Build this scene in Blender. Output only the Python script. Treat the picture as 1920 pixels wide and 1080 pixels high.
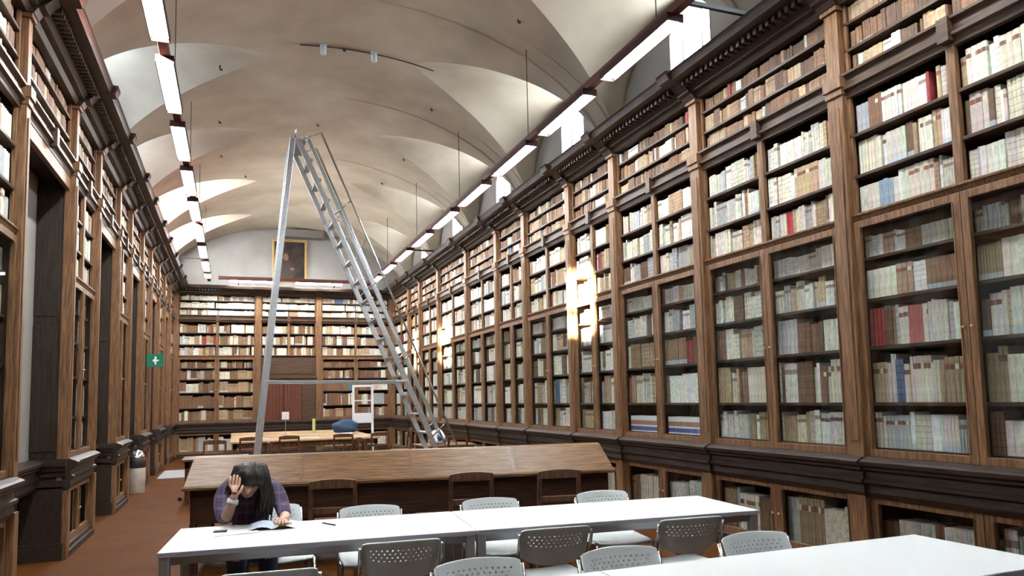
import bpy, bmesh, math, random
from mathutils import Vector, Matrix
R = math.radians
random.seed(7)
scene = bpy.context.scene
for o in list(bpy.data.objects): bpy.data.objects.remove(o)

# ---------------------------------------------------------------- camera
cam_d = bpy.data.cameras.new('camera'); cam = bpy.data.objects.new('camera', cam_d)
scene.collection.objects.link(cam); scene.camera = cam
CAM_H = 1.55
FPX = 1378.9; YAW, PIT, ROL = R(20.767), R(4.940), R(-1.247)
cam_d.sensor_fit = 'HORIZONTAL'; cam_d.sensor_width = 36.0
cam_d.lens = FPX / 1920 * 36.0
cam_d.shift_y = (626.7 - 540) / 1920
cam_d.clip_start = 0.05; cam_d.clip_end = 200
fwd = Vector((math.sin(YAW) * math.cos(PIT), math.cos(YAW) * math.cos(PIT), math.sin(PIT)))
rt = Vector((math.cos(YAW), -math.sin(YAW), 0)); up = rt.cross(fwd)
rt2 = rt * math.cos(ROL) + up * math.sin(ROL); up2 = -rt * math.sin(ROL) + up * math.cos(ROL)
cam.matrix_world = Matrix(((rt2.x, up2.x, -fwd.x, 0), (rt2.y, up2.y, -fwd.y, 0), (rt2.z, up2.z, -fwd.z, CAM_H), (0, 0, 0, 1)))

def project(x, y, z):       # pixel of a point in the 1920x1080 frame, used only to rank the books by size
    v = Vector((x, y, z - CAM_H)); w = v.dot(fwd)
    if w < 0.2: return None
    return 960 + FPX * v.dot(rt2) / w, 626.7 - FPX * v.dot(up2) / w

# ---------------------------------------------------------------- world, sun, exposure
world = bpy.data.worlds.new('world'); scene.world = world; world.use_nodes = True
wn = world.node_tree.nodes; wl = world.node_tree.links
bg = wn['Background']; bg.inputs[0].default_value = (0.78, 0.87, 1.0, 1); bg.inputs[1].default_value = 3.0
sun_d = bpy.data.lights.new('sun', 'SUN'); sun = bpy.data.objects.new('sun', sun_d)
scene.collection.objects.link(sun)
SUN_DIR = Vector((7.0, 1.9, -3.05)).normalized()
sun.rotation_euler = SUN_DIR.to_track_quat('-Z', 'Y').to_euler()
sun_d.energy = 900.0; sun_d.color = (1.0, 0.86, 0.68); sun_d.angle = R(2.2)
TUBE_W = 125.0          # strength of the fluorescent diffusers
PANE_R = 46.0
vs = scene.view_settings
scene.display_settings.display_device = 'sRGB'
vs.view_transform = 'Standard'; vs.look = 'None'; vs.gamma = 1.0; vs.use_curve_mapping = False
vs.exposure = 0.0
try:
    scene.cycles.use_denoising = True
    scene.cycles.denoiser = 'OPENIMAGEDENOISE'
    scene.cycles.max_bounces = 7; scene.cycles.diffuse_bounces = 4; scene.cycles.glossy_bounces = 3
    scene.cycles.transparent_max_bounces = 12; scene.cycles.sample_clamp_indirect = 6.0
    scene.cycles.caustics_reflective = False; scene.cycles.caustics_refractive = False
except Exception: pass

# ---------------------------------------------------------------- room constants
XL, XR = -2.15, 5.35             # masonry faces
YB, YF = -4.0, 24.05             # wall behind the photographer, far wall
VC, VA, VZ, VH = 1.6, 3.75, 4.9, 2.15
CASE_R, CASE_L, CASE_F = 4.80, -1.66, 23.52   # front planes of the bookcases
LUN = [0.9, 4.35, 7.8, 11.25, 14.7, 18.15, 21.6]
LEFT_OFF = .42                   # the left lunettes sit a little farther down the hall than the right ones
LEFT_EMIT = {1.3: 20, 4.75: 22, 7.8: 28, 11.67: 36, 15.3: 22, 18.35: 210, 21.95: 150}  # unseen left panes, their glow set to brighten each lunette
LEFT_SUN = (7.8, 15.3, 18.35)     # the other panes are made opaque to keep sun patches out

# ---------------------------------------------------------------- mesh helpers
COL = scene.collection
class MB:
    def __init__(s): s.v = []; s.f = []
    def add(s, vs_, fs):
        n = len(s.v); s.v += [tuple(p) for p in vs_]; s.f += [tuple(i + n for i in q) for q in fs]; return s
    def box(s, x0, x1, y0, y1, z0, z1, M=None):
        p = [(x, y, z) for z in (z0, z1) for y in (y0, y1) for x in (x0, x1)]
        if M: p = [M @ Vector(q) for q in p]
        return s.add(p, [(0, 2, 3, 1), (4, 5, 7, 6), (0, 1, 5, 4), (2, 6, 7, 3), (0, 4, 6, 2), (1, 3, 7, 5)])
    def bar(s, a, b, w, h, upv=(0, 0, 1)):
        a, b = Vector(a), Vector(b); d = (b - a).normalized(); u = Vector(upv)
        if abs(d.dot(u)) > .99: u = Vector((1, 0, 0))
        r = d.cross(u).normalized(); u = r.cross(d).normalized(); p = []
        for c in (a, b):
            for i, j in ((-1, -1), (1, -1), (1, 1), (-1, 1)): p.append(c + r * (i * w / 2) + u * (j * h / 2))
        return s.add(p, [(0, 3, 2, 1), (4, 5, 6, 7), (0, 1, 5, 4), (1, 2, 6, 5), (2, 3, 7, 6), (3, 0, 4, 7)])
    def tube(s, pts, rad, n=8, cap=True):
        pts = [Vector(p) for p in pts]; rs = rad if isinstance(rad, (list, tuple)) else [rad] * len(pts)
        rings = []; prev = None
        for i, p in enumerate(pts):
            d = (pts[min(i + 1, len(pts) - 1)] - pts[max(i - 1, 0)]).normalized()
            u = prev if prev is not None else (Vector((0, 0, 1)) if abs(d.z) < .9 else Vector((1, 0, 0)))
            r = d.cross(u)
            if r.length < 1e-4: r = d.cross(Vector((0, 1, 0)))
            r.normalize(); u = r.cross(d).normalized(); prev = u
            rings.append([p + (r * math.cos(2 * math.pi * k / n) + u * math.sin(2 * math.pi * k / n)) * rs[i] for k in range(n)])
        V = [q for g in rings for q in g]; F = []
        for i in range(len(rings) - 1):
            for k in range(n): F.append((i * n + k, i * n + (k + 1) % n, (i + 1) * n + (k + 1) % n, (i + 1) * n + k))
        if cap: F.append(tuple(range(n - 1, -1, -1))); F.append(tuple((len(rings) - 1) * n + k for k in range(n)))
        return s.add(V, F)
    def lathe(s, prof, n=24, c=(0, 0, 0)):
        V = []; F = []
        for r, z in prof:
            for k in range(n): V.append((c[0] + r * math.cos(2 * math.pi * k / n), c[1] + r * math.sin(2 * math.pi * k / n), c[2] + z))
        for i in range(len(prof) - 1):
            for k in range(n): F.append((i * n + k, i * n + (k + 1) % n, (i + 1) * n + (k + 1) % n, (i + 1) * n + k))
        F.append(tuple(range(n - 1, -1, -1))); F.append(tuple((len(prof) - 1) * n + k for k in range(n)))
        return s.add(V, F)
    def extrude(s, prof, x0, x1):    # profile of (y,z) points swept along x
        n = len(prof); V = [(x0, y, z) for y, z in prof] + [(x1, y, z) for y, z in prof]
        F = [(i, (i + 1) % n, n + (i + 1) % n, n + i) for i in range(n)]
        F.append(tuple(range(n - 1, -1, -1))); F.append(tuple(range(n, 2 * n)))
        return s.add(V, F)
    def build(s, name, mat, parent=None, smooth=False, bevel=0, M=None):
        me = bpy.data.meshes.new(name); me.from_pydata(s.v, [], s.f)
        bm = bmesh.new(); bm.from_mesh(me); bmesh.ops.recalc_face_normals(bm, faces=bm.faces); bm.to_mesh(me); bm.free()
        if M: me.transform(M)
        if smooth: me.polygons.foreach_set('use_smooth', [True] * len(me.polygons))
        me.materials.append(mat)
        o = bpy.data.objects.new(name, me); COL.objects.link(o)
        if parent: o.parent = parent
        if bevel:
            b = o.modifiers.new('bevel', 'BEVEL'); b.width = bevel; b.segments = 2; b.limit_method = 'ANGLE'
        return o
def tag(o, label=None, cat=None, group=None, kind=None):
    if label: o['label'] = label
    if cat: o['category'] = cat
    if group: o['group'] = group
    if kind: o['kind'] = kind
    return o
def empty(name, M, label, cat, group=None):
    o = bpy.data.objects.new(name, None); COL.objects.link(o); o.matrix_world = M; o.empty_display_size = .1
    return tag(o, label, cat, group)
def place(x, y, z=0, rz=0): return Matrix.Translation((x, y, z)) @ Matrix.Rotation(rz, 4, 'Z')
def copy_tree(o, parent=None):
    c = o.copy(); COL.objects.link(c)
    if parent: c.parent = parent
    for ch in list(o.children): copy_tree(ch, c)
    return c

# ---------------------------------------------------------------- materials
def mat(name, col=(.5, .5, .5), rough=.5, metal=0, spec=.5):
    m = bpy.data.materials.new(name); m.use_nodes = True; b = m.node_tree.nodes['Principled BSDF']
    b.inputs['Base Color'].default_value = (*col, 1); b.inputs['Roughness'].default_value = rough
    b.inputs['Metallic'].default_value = metal; b.inputs['Specular IOR Level'].default_value = spec
    return m
def nz(m, scale, c1, c2, stretch=(1, 1, 1), detail=5, bump=0, lo=.35, hi=.65, rough=None, coord='Object', wave=None):
    nt = m.node_tree; N = nt.nodes; L = nt.links; b = N['Principled BSDF']
    tc = N.new('ShaderNodeTexCoord'); mp = N.new('ShaderNodeMapping'); mp.inputs['Scale'].default_value = stretch
    t = N.new('ShaderNodeTexNoise'); t.inputs['Scale'].default_value = scale; t.inputs['Detail'].default_value = detail
    cr = N.new('ShaderNodeValToRGB'); cr.color_ramp.elements[0].position = lo; cr.color_ramp.elements[1].position = hi
    cr.color_ramp.elements[0].color = (*c1, 1); cr.color_ramp.elements[1].color = (*c2, 1)
    L.new(tc.outputs[coord], mp.inputs[0]); L.new(mp.outputs[0], t.inputs['Vector']); L.new(t.outputs[0], cr.inputs[0])
    L.new(cr.outputs[0], b.inputs['Base Color'])
    if bump:
        bp = N.new('ShaderNodeBump'); bp.inputs['Strength'].default_value = bump; bp.inputs['Distance'].default_value = .01
        L.new(t.outputs[0], bp.inputs['Height']); L.new(bp.outputs[0], b.inputs['Normal'])
    return m
def wood(name, c1, c2, rough, stretch):
    return nz(mat(name, rough=rough, spec=.3), 6, c1, c2, stretch, 6, .15)
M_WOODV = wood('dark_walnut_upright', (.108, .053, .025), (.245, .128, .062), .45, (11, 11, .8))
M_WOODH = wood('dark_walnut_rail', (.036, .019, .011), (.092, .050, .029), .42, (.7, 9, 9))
M_WOODD = wood('shade_blackened_walnut_moulding', (.020, .013, .010), (.050, .032, .024), .42, (.7, 9, 9))  # dark moulding walnut; its colour also carries the shade of dark zones
M_WOODP = wood('shade_toned_walnut_panel', (.018, .012, .008), (.040, .026, .018), .45, (9, 9, .7))  # poorly lit niche jambs: their shade is put into the wood colour
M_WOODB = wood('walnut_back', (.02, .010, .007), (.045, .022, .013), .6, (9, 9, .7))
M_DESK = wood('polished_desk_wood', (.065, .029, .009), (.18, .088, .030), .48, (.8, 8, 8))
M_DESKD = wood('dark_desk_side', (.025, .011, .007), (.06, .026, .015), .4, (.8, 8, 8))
M_CHW = wood('chair_wood', (.06, .024, .012), (.13, .055, .027), .38, (5, 5, 1.5))
M_OAK = wood('pale_table_wood', (.33, .20, .10), (.50, .34, .19), .35, (.8, 6, 6))
M_REDDOOR = wood('reddish_door_wood', (.08, .022, .012), (.15, .045, .024), .45, (9, 9, .7))
M_PLASTER = nz(mat('vault_plaster', rough=.9, spec=.15), 1.1, (.42, .355, .265), (.59, .515, .395), (1, 1, 1), 10, .35, .32, .68)
M_WALL = nz(mat('wall_plaster', rough=.9, spec=.15), 1.4, (.255, .235, .215), (.315, .295, .275), (1, 1, 1), 9, .2, .3, .7)
M_WHITE = mat('white_laminate', (.68, .70, .71), .42)
M_EDGE = mat('grey_table_edge', (.33, .31, .36), .45)
M_ALU = nz(mat('aluminium', rough=.34, metal=.85), 14, (.60, .63, .66), (.74, .76, .78), (1, 1, 4), 3)
M_LEG = mat('silver_painted_steel', (.42, .43, .45), .35, .7)
M_CHROME = mat('chrome', (.7, .71, .73), .18, 1)
M_SHELL = mat('pale_grey_plastic', (.63, .68, .69), .42)
M_FIX = mat('oxide_red_beam', (.09, .02, .015), .5)
M_HOUS = mat('dark_red_housing', (.05, .018, .015), .6, 0, .2)
M_DARKM = mat('dark_iron', (.05, .05, .05), .5, .6)
M_BRASS = mat('brass', (.5, .36, .14), .35, .9)
M_GOLD = nz(mat('gilt_frame', rough=.4, metal=.5), 30, (.42, .26, .08), (.62, .42, .16))
M_BINB = nz(mat('beige_bin', rough=.5), 8, (.34, .28, .23), (.42, .35, .29))
M_BLACK = mat('black_plastic', (.02, .02, .022), .4)
M_GREEN = mat('sign_green', (.0, .14, .075), .4)
M_PAPER = mat('white_paper', (.8, .8, .78), .7)
M_SKIN = nz(mat('skin', rough=.5), 18, (.58, .33, .24), (.68, .42, .31))
M_HAIR = nz(mat('dark_hair', rough=.5, spec=.25), 20, (.006, .005, .005), (.022, .014, .012), (6, 6, 1))
M_JEANS = nz(mat('denim', rough=.85), 60, (.03, .045, .09), (.05, .07, .13))
M_BLUE = mat('blue_cloth', (.02, .05, .11), .8)
M_YELLOW = mat('yellow_green_card', (.55, .60, .22), .6)
M_MAT = nz(mat('grey_mat', rough=.8), 40, (.26, .25, .25), (.36, .35, .35))
M_BEAMBOX = mat('grey_painted_box', (.16, .14, .12), .7)

def floor_mat():
    m = mat('terracotta_floor', rough=.7, spec=.08); nt = m.node_tree; N = nt.nodes; L = nt.links; b = N['Principled BSDF']
    tc = N.new('ShaderNodeTexCoord'); br = N.new('ShaderNodeTexBrick')
    br.inputs['Scale'].default_value = 1.0; br.inputs['Brick Width'].default_value = .28; br.inputs['Row Height'].default_value = .14
    br.inputs['Mortar Size'].default_value = .003; br.inputs['Color1'].default_value = (.090, .029, .006, 1)
    br.inputs['Color2'].default_value = (.078, .025, .005, 1); br.inputs['Mortar'].default_value = (.055, .02, .006, 1)
    n = N.new('ShaderNodeTexNoise'); n.inputs['Scale'].default_value = 1.6; n.inputs['Detail'].default_value = 6
    mx = N.new('ShaderNodeMixRGB'); mx.blend_type = 'MULTIPLY'; mx.inputs[0].default_value = .55
    cr = N.new('ShaderNodeValToRGB'); cr.color_ramp.elements[0].color = (.62, .62, .62, 1); cr.color_ramp.elements[1].color = (1.25, 1.2, 1.1, 1)
    cr.color_ramp.elements[0].position = .3; cr.color_ramp.elements[1].position = .7
    L.new(tc.outputs['Object'], br.inputs['Vector']); L.new(tc.outputs['Object'], n.inputs['Vector']); L.new(n.outputs[0], cr.inputs[0])
    L.new(br.outputs[0], mx.inputs[1]); L.new(cr.outputs[0], mx.inputs[2]); L.new(mx.outputs[0], b.inputs['Base Color'])
    return m
M_FLOOR = floor_mat()
def emit(name, col, st, transparent=False):
    m = bpy.data.materials.new(name); m.use_nodes = True; N = m.node_tree.nodes; L = m.node_tree.links; N.clear()
    e = N.new('ShaderNodeEmission'); e.inputs[0].default_value = (*col, 1); e.inputs[1].default_value = st
    o = N.new('ShaderNodeOutputMaterial')
    if transparent:
        t = N.new('ShaderNodeBsdfTransparent'); a = N.new('ShaderNodeAddShader')
        L.new(e.outputs[0], a.inputs[0]); L.new(t.outputs[0], a.inputs[1]); L.new(a.outputs[0], o.inputs[0])
    else: L.new(e.outputs[0], o.inputs[0])
    return m
M_TUBE = emit('lit_fluorescent_diffuser', (.95, 1.0, 1.0), TUBE_W)
M_PANER = emit('daylit_window_glass', (.82, .90, 1.0), PANE_R, True)
M_PANEL = {k: emit('unseen_left_window_glow', (.62, .78, 1.0) if k < 17 else (.9, .95, 1.0), v, k in LEFT_SUN) for k, v in LEFT_EMIT.items()}
def glass():
    m = bpy.data.materials.new('door_glass'); m.use_nodes = True; N = m.node_tree.nodes; L = m.node_tree.links; N.clear()
    t = N.new('ShaderNodeBsdfTransparent'); t.inputs[0].default_value = (.95, .97, .97, 1)
    g = N.new('ShaderNodeBsdfGlossy'); g.inputs['Roughness'].default_value = .03
    f = N.new('ShaderNodeFresnel'); f.inputs[0].default_value = 1.06
    mx = N.new('ShaderNodeMixShader'); o = N.new('ShaderNodeOutputMaterial')
    mx.inputs[0].default_value = .035; L.new(t.outputs[0], mx.inputs[1]); L.new(g.outputs[0], mx.inputs[2]); L.new(mx.outputs[0], o.inputs[0])
    return m
M_GLASS = glass()
def book_mat():
    # colour of each binding in the mesh attribute; bands, title patches and stains are procedural
    m = mat('old_bindings', rough=.62, spec=.3); nt = m.node_tree; N = nt.nodes; L = nt.links; b = N['Principled BSDF']
    at = N.new('ShaderNodeAttribute'); at.attribute_name = 'binding'
    uv = N.new('ShaderNodeUVMap'); uv.uv_map = 'spine'; sp = N.new('ShaderNodeSeparateXYZ'); L.new(uv.outputs[0], sp.inputs[0])
    tc = N.new('ShaderNodeTexCoord'); n1 = N.new('ShaderNodeTexNoise'); n1.inputs['Scale'].default_value = 26; n1.inputs['Detail'].default_value = 4
    L.new(tc.outputs['Object'], n1.inputs['Vector'])
    def math_(op, a, bb=None):
        q = N.new('ShaderNodeMath'); q.operation = op
        for i, v in enumerate((a, bb)):
            if v is None: continue
            if isinstance(v, (int, float)): q.inputs[i].default_value = v
            else: L.new(v, q.inputs[i])
        return q.outputs[0]
    # raised bands: v is 0..1 up the spine
    saw = math_('FRACT', math_('MULTIPLY', sp.outputs[1], 6.0))
    band = math_('LESS_THAN', saw, .16)
    style = at.outputs['Alpha']
    hasband = math_('MULTIPLY', band, math_('GREATER_THAN', style, .78))
    lab = math_('MULTIPLY', math_('GREATER_THAN', sp.outputs[1], .72), math_('LESS_THAN', sp.outputs[1], .84))
    haslab = math_('MULTIPLY', lab, math_('LESS_THAN', math_('ABSOLUTE', math_('SUBTRACT', style, .40)), .13))
    foot = math_('MULTIPLY', math_('LESS_THAN', sp.outputs[1], .17), math_('LESS_THAN', style, .12))
    cr = N.new('ShaderNodeValToRGB'); cr.color_ramp.elements[0].position = .32; cr.color_ramp.elements[1].position = .62
    cr.color_ramp.elements[0].color = (.74, .70, .66, 1); cr.color_ramp.elements[1].color = (1.12, 1.11, 1.09, 1); L.new(n1.outputs[0], cr.inputs[0])
    def mix(kind, fac, a, bcol):
        q = N.new('ShaderNodeMixRGB'); q.blend_type = kind
        if isinstance(fac, (int, float)): q.inputs[0].default_value = fac
        else: L.new(fac, q.inputs[0])
        L.new(a, q.inputs[1])
        if isinstance(bcol, tuple): q.inputs[2].default_value = bcol
        else: L.new(bcol, q.inputs[2])
        return q.outputs[0]
    c = mix('MULTIPLY', .8, at.outputs['Color'], cr.outputs[0])
    c = mix('MULTIPLY', math_('MULTIPLY', hasband, .5), c, (.35, .30, .25, 1))
    c = mix('MIX', math_('MULTIPLY', haslab, .75), c, (.20, .10, .06, 1))
    c = mix('MIX', math_('MULTIPLY', foot, .7), c, (.45, .52, .60, 1))
    L.new(c, b.inputs['Base Color'])
    return m
M_BOOK = book_mat()
def plaid():
    m = mat('plaid_flannel', rough=.85); nt = m.node_tree; N = nt.nodes; L = nt.links; b = N['Principled BSDF']
    tc = N.new('ShaderNodeTexCoord'); cols = None
    base = N.new('ShaderNodeRGB'); base.outputs[0].default_value = (.030, .025, .060, 1); cur = base.outputs[0]
    for d, col, sc, off in (('X', (.060, .042, .10, 1), 26, 0), ('Z', (.058, .04, .095, 1), 26, 0), ('X', (.14, .08, .13, 1), 9, 1.2), ('Z', (.14, .08, .13, 1), 9, 1.2)):
        w = N.new('ShaderNodeTexWave'); w.bands_direction = d; w.inputs['Scale'].default_value = sc / 2; w.inputs['Phase Offset'].default_value = off
        g = N.new('ShaderNodeMath'); g.operation = 'GREATER_THAN'; g.inputs[1].default_value = .8 if sc == 9 else .55
        L.new(tc.outputs['Object'], w.inputs[0]); L.new(w.outputs['Fac'], g.inputs[0])
        q = N.new('ShaderNodeMixRGB'); q.inputs[2].default_value = col
        h = N.new('ShaderNodeMath'); h.operation = 'MULTIPLY'; h.inputs[1].default_value = .6; L.new(g.outputs[0], h.inputs[0])
        L.new(h.outputs[0], q.inputs[0]); L.new(cur, q.inputs[1]); cur = q.outputs[0]
    L.new(cur, b.inputs['Base Color']); return m
M_PLAID = plaid()
def painting_mat():
    m = mat('old_oil_portrait', rough=.35); nt = m.node_tree; N = nt.nodes; L = nt.links; b = N['Principled BSDF']
    tc = N.new('ShaderNodeTexCoord'); n = N.new('ShaderNodeTexNoise'); n.inputs['Scale'].default_value = 3.2; n.inputs['Detail'].default_value = 5
    cr = N.new('ShaderNodeValToRGB'); cr.color_ramp.elements[0].color = (.012, .010, .010, 1); cr.color_ramp.elements[1].color = (.07, .045, .032, 1)
    cr.color_ramp.elements[0].position = .4; cr.color_ramp.elements[1].position = .7
    L.new(tc.outputs['Object'], n.inputs[0]); L.new(n.outputs[0], cr.inputs[0]); L.new(cr.outputs[0], b.inputs['Base Color']); return m
M_PAINT = painting_mat()

# ---------------------------------------------------------------- setting: floor, walls, vault
def vault_z(x): return VZ + VH * math.sqrt(max(0, 1 - ((x - VC) / VA) ** 2))
tag(MB().box(XL - .6, XR + .6, YB, YF + .2, -.2, 0).build('floor', M_FLOOR), kind='structure')

LW = 1.55     # half width of a lunette
def groin_x(dy, side):   # plan curve where the lunette cuts the barrel
    t = abs(dy) / LW
    reach = 2.62 * (1 - t ** 1.25)
    return XL + reach if side < 0 else XR - reach - .08
def lun_wall_z(dy): return 5.35 + 1.30 * math.sqrt(max(0, 1 - (dy / LW) ** 2))
def ys_list():
    ys = set()
    y = YB
    while y < YF + .001: ys.add(round(y, 3)); y += .25
    ys.add(YF + .1)
    for c in LUN:
        for k in range(-20, 21):
            for off in (0, LEFT_OFF): ys.add(round(c + off + LW * math.sin(math.pi / 2 * k / 20), 3))
    return sorted(ys)
def near_lun(y, off=0):
    for c in LUN:
        if abs(y - c - off) <= LW + .001: return y - c - off
    return None
YS = ys_list()
def build_vault():
    mb = MB(); NS, NC = 10, 36
    def row(y):
        d = near_lun(y, LEFT_OFF)
        if d is None or abs(d) > LW - .002: gl, zl = XL, VZ
        else: gl, zl = groin_x(d, -1), lun_wall_z(d)
        d = near_lun(y)
        if d is None or abs(d) > LW - .002: gr, zr = XR, VZ
        else: gr, zr = min(groin_x(d, 1), XR), lun_wall_z(d)
        L_ = []; zg = vault_z(gl)
        if gl > XL + 1e-4:
            zl2 = min(zl, zg)
            L_ = [(XL + (gl - XL) * i / NS, zl2 + (zg - zl2) * math.sin(math.pi / 2 * i / NS)) for i in range(NS + 1)]
        a0 = math.acos(max(-1, min(1, (gl - VC) / VA))); a1 = math.acos(max(-1, min(1, (gr - VC) / VA)))
        C_ = []
        for i in range(NC + 1):
            a = a0 + (a1 - a0) * i / NC; x = VC + VA * math.cos(a); C_.append((x, vault_z(x)))
        R_ = []; zg = vault_z(gr)
        if gr < XR - 1e-4:
            zl2 = min(zr, zg)
            R_ = [(XR + (gr - XR) * i / NS, zl2 + (zg - zl2) * math.sin(math.pi / 2 * i / NS)) for i in range(NS + 1)]
        return L_, C_, R_
    rows = [row(y) for y in YS]
    for k in (0, 1, 2):
        for j in range(len(YS) - 1):
            a, b = rows[j][k], rows[j + 1][k]
            if not a and not b: continue
            if not a: p = (XL, rows[j][1][0][1]) if k == 0 else (XR, rows[j][1][-1][1]); a = [p] * len(b)
            if not b: p = (XL, rows[j + 1][1][0][1]) if k == 0 else (XR, rows[j + 1][1][-1][1]); b = [p] * len(a)
            for i in range(len(a) - 1):
                mb.add([(a[i][0], YS[j], a[i][1]), (a[i + 1][0], YS[j], a[i + 1][1]), (b[i + 1][0], YS[j + 1], b[i + 1][1]), (b[i][0], YS[j + 1], b[i][1])],
                       [(0, 1, 2, 3)] if k != 2 else [(0, 3, 2, 1)])
    me = bpy.data.meshes.new('ceiling'); me.from_pydata(mb.v, [], mb.f)
    # weld inside the three strips only
    bm = bmesh.new(); bm.from_mesh(me); bmesh.ops.remove_doubles(bm, verts=bm.verts, dist=.0005)
    bmesh.ops.dissolve_degenerate(bm, edges=bm.edges, dist=.0002)
    bmesh.ops.recalc_face_normals(bm, faces=bm.faces)
    for f in bm.faces: f.smooth = True
    for e in bm.edges:
        if len(e.link_faces) == 2 and e.calc_face_angle(0) > R(9): e.smooth = False
    bm.to_mesh(me); bm.free()
    me.materials.append(M_PLASTER)
    o = bpy.data.objects.new('ceiling', me); COL.objects.link(o); tag(o, kind='structure')
    s = o.modifiers.new('thick', 'SOLIDIFY'); s.thickness = .12; s.offset = 1
build_vault()
# a plain unseen roof slab added above so that no daylight leaks round the vault shell
tag(MB().box(XL - .6, XR + .6, YB - .3, YF + .4, 7.5, 7.65).build('light_block_roof', M_WALL), kind='structure')

WZ0, WZ1, WH = 5.56, 6.46, .43
def wall_side(name, X, sgn, wins):
    """long wall: solid up to the lunette arch, pierced by the clerestory openings; .4 m thick"""
    mb = MB(); T = (.42 if sgn > 0 else .16) * sgn
    ys = set(YS)
    for c in wins:
        for q in (-WH, -.22, .22, WH): ys.add(round(c + q, 3))
    ys = sorted(ys)
    def top(y):
        d = near_lun(y, LEFT_OFF if sgn < 0 else 0)
        return VZ + .02 if (d is None or abs(d) > LW - .002) else min(lun_wall_z(d), 9) + .03
    def win_top(y, c):
        a = abs(y - c); return WZ1 if a <= .2201 else WZ1 - .2 * (a - .22) / (WH - .22)
    def quad(a, b, z0a, z1a, z0b, z1b, x): mb.add([(x, a, z0a), (x, b, z0b), (x, b, z1b), (x, a, z1a)], [(0, 1, 2, 3)])
    for a, b in zip(ys[:-1], ys[1:]):
        ta, tb = top(a), top(b); c = next((w for w in wins if abs((a + b) / 2 - w) < WH), None)
        for x in (X, X + T):
            hi = 7.5 if x != X else None
            if c is None: quad(a, b, 0, hi or ta, 0, hi or tb, x)
            else:
                quad(a, b, 0, WZ0, 0, WZ0, x); quad(a, b, win_top(a, c), hi or ta, win_top(b, c), hi or tb, x)
        if c is not None:
            mb.add([(X, a, WZ0), (X, b, WZ0), (X + T, b, WZ0), (X + T, a, WZ0)], [(0, 1, 2, 3)])
            mb.add([(X, a, win_top(a, c)), (X, b, win_top(b, c)), (X + T, b, win_top(b, c)), (X + T, a, win_top(a, c))], [(0, 1, 2, 3)])
    for c in wins:
        for y in (c - WH, c + WH):
            mb.add([(X, y, WZ0), (X + T, y, WZ0), (X + T, y, WZ1 - .2), (X, y, WZ1 - .2)], [(0, 1, 2, 3)])
    o = mb.build(name, M_WALL); tag(o, kind='structure')
RW = [c - .24 for c in LUN]; LWN = list(LEFT_EMIT.keys())
wall_side('wall_right', XR, 1, RW); wall_side('wall_left', XL, -1, LWN)
n = 0
for X, sgn, wins, pm in ((XR, 1, RW, M_PANER), (XL, -1, LWN, M_PANEL)):
    for c in wins:
        n += 1; x = X + sgn * (.20 if sgn > 0 else .09)
        f = MB()
        for a, b in ((c - WH, c - WH + .04), (c + WH - .04, c + WH), (c - .02, c + .02)): f.box(min(x, x + sgn * .05), max(x, x + sgn * .05), a, b, WZ0, WZ1 - (.2 if a != c - .02 else 0))
        f.box(min(x, x + sgn * .05), max(x, x + sgn * .05), c - WH + .04, c + WH - .04, WZ0, WZ0 + .04)
        fo = f.build('window_%d' % n, M_WHITE); tag(fo, kind='structure')
        h = [(x + sgn * .02, c - WH, WZ0), (x + sgn * .02, c + WH, WZ0), (x + sgn * .02, c + WH, WZ1 - .2), (x + sgn * .02, c + .22, WZ1), (x + sgn * .02, c - .22, WZ1), (x + sgn * .02, c - WH, WZ1 - .2)]
        MB().add(h, [(0, 1, 2, 3, 4, 5) if sgn < 0 else (5, 4, 3, 2, 1, 0)]).build('window_glass', pm if sgn > 0 else pm[c], fo)
def end_wall(name, y, t):
    mb = MB(); N = 40; V = []; F = []
    for yy in (y, y + t):
        for i in range(N + 1):
            x = XL - .05 + (XR - XL + .1) * i / N; V += [(x, yy, 0), (x, yy, vault_z(min(max(x, XL), XR)) + .1)]
    m2 = 2 * (N + 1)
    for i in range(N):
        F.append((2 * i, 2 * i + 2, 2 * i + 3, 2 * i + 1)); F.append((m2 + 2 * i, m2 + 2 * i + 1, m2 + 2 * i + 3, m2 + 2 * i + 2))
        F.append((2 * i + 1, 2 * i + 3, m2 + 2 * i + 3, m2 + 2 * i + 1))
    mb.add(V, F); tag(mb.build(name, M_WALL), kind='structure')
end_wall('wall_far', YF, .2); end_wall('wall_back', YB, -.2)

# ---------------------------------------------------------------- books
BOOKS = []     # every book: dict with matrix data; ranked and built later
CREAM = [(.66, .62, .51), (.72, .69, .59), (.60, .57, .48), (.69, .67, .61), (.56, .53, .45), (.74, .73, .68)]
TAN = [(.40, .29, .18), (.46, .35, .22), (.34, .25, .16)]
BROWN = [(.20, .11, .065), (.25, .15, .09), (.15, .09, .06)]
GREY = [(.42, .44, .46), (.50, .51, .50), (.36, .37, .38)]
def pick(kind):
    r = random.random()
    if kind == 'light': t = (.62, .14, .09, .12)
    elif kind == 'mid': t = (.42, .22, .22, .11)
    else: t = (.10, .22, .63, .04)
    if r < t[0]: return random.choice(CREAM), 'cream vellum'
    if r < t[0] + t[1]: return random.choice(TAN), 'tan leather'
    if r < t[0] + t[1] + t[2]: return random.choice(BROWN), 'brown leather'
    if r < .975: return random.choice(GREY), 'grey paper-bound'
    return random.choice([((.30, .05, .05), 'dark red'), ((.10, .16, .26), 'slate blue'), ((.72, .72, .70), 'white')])
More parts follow.
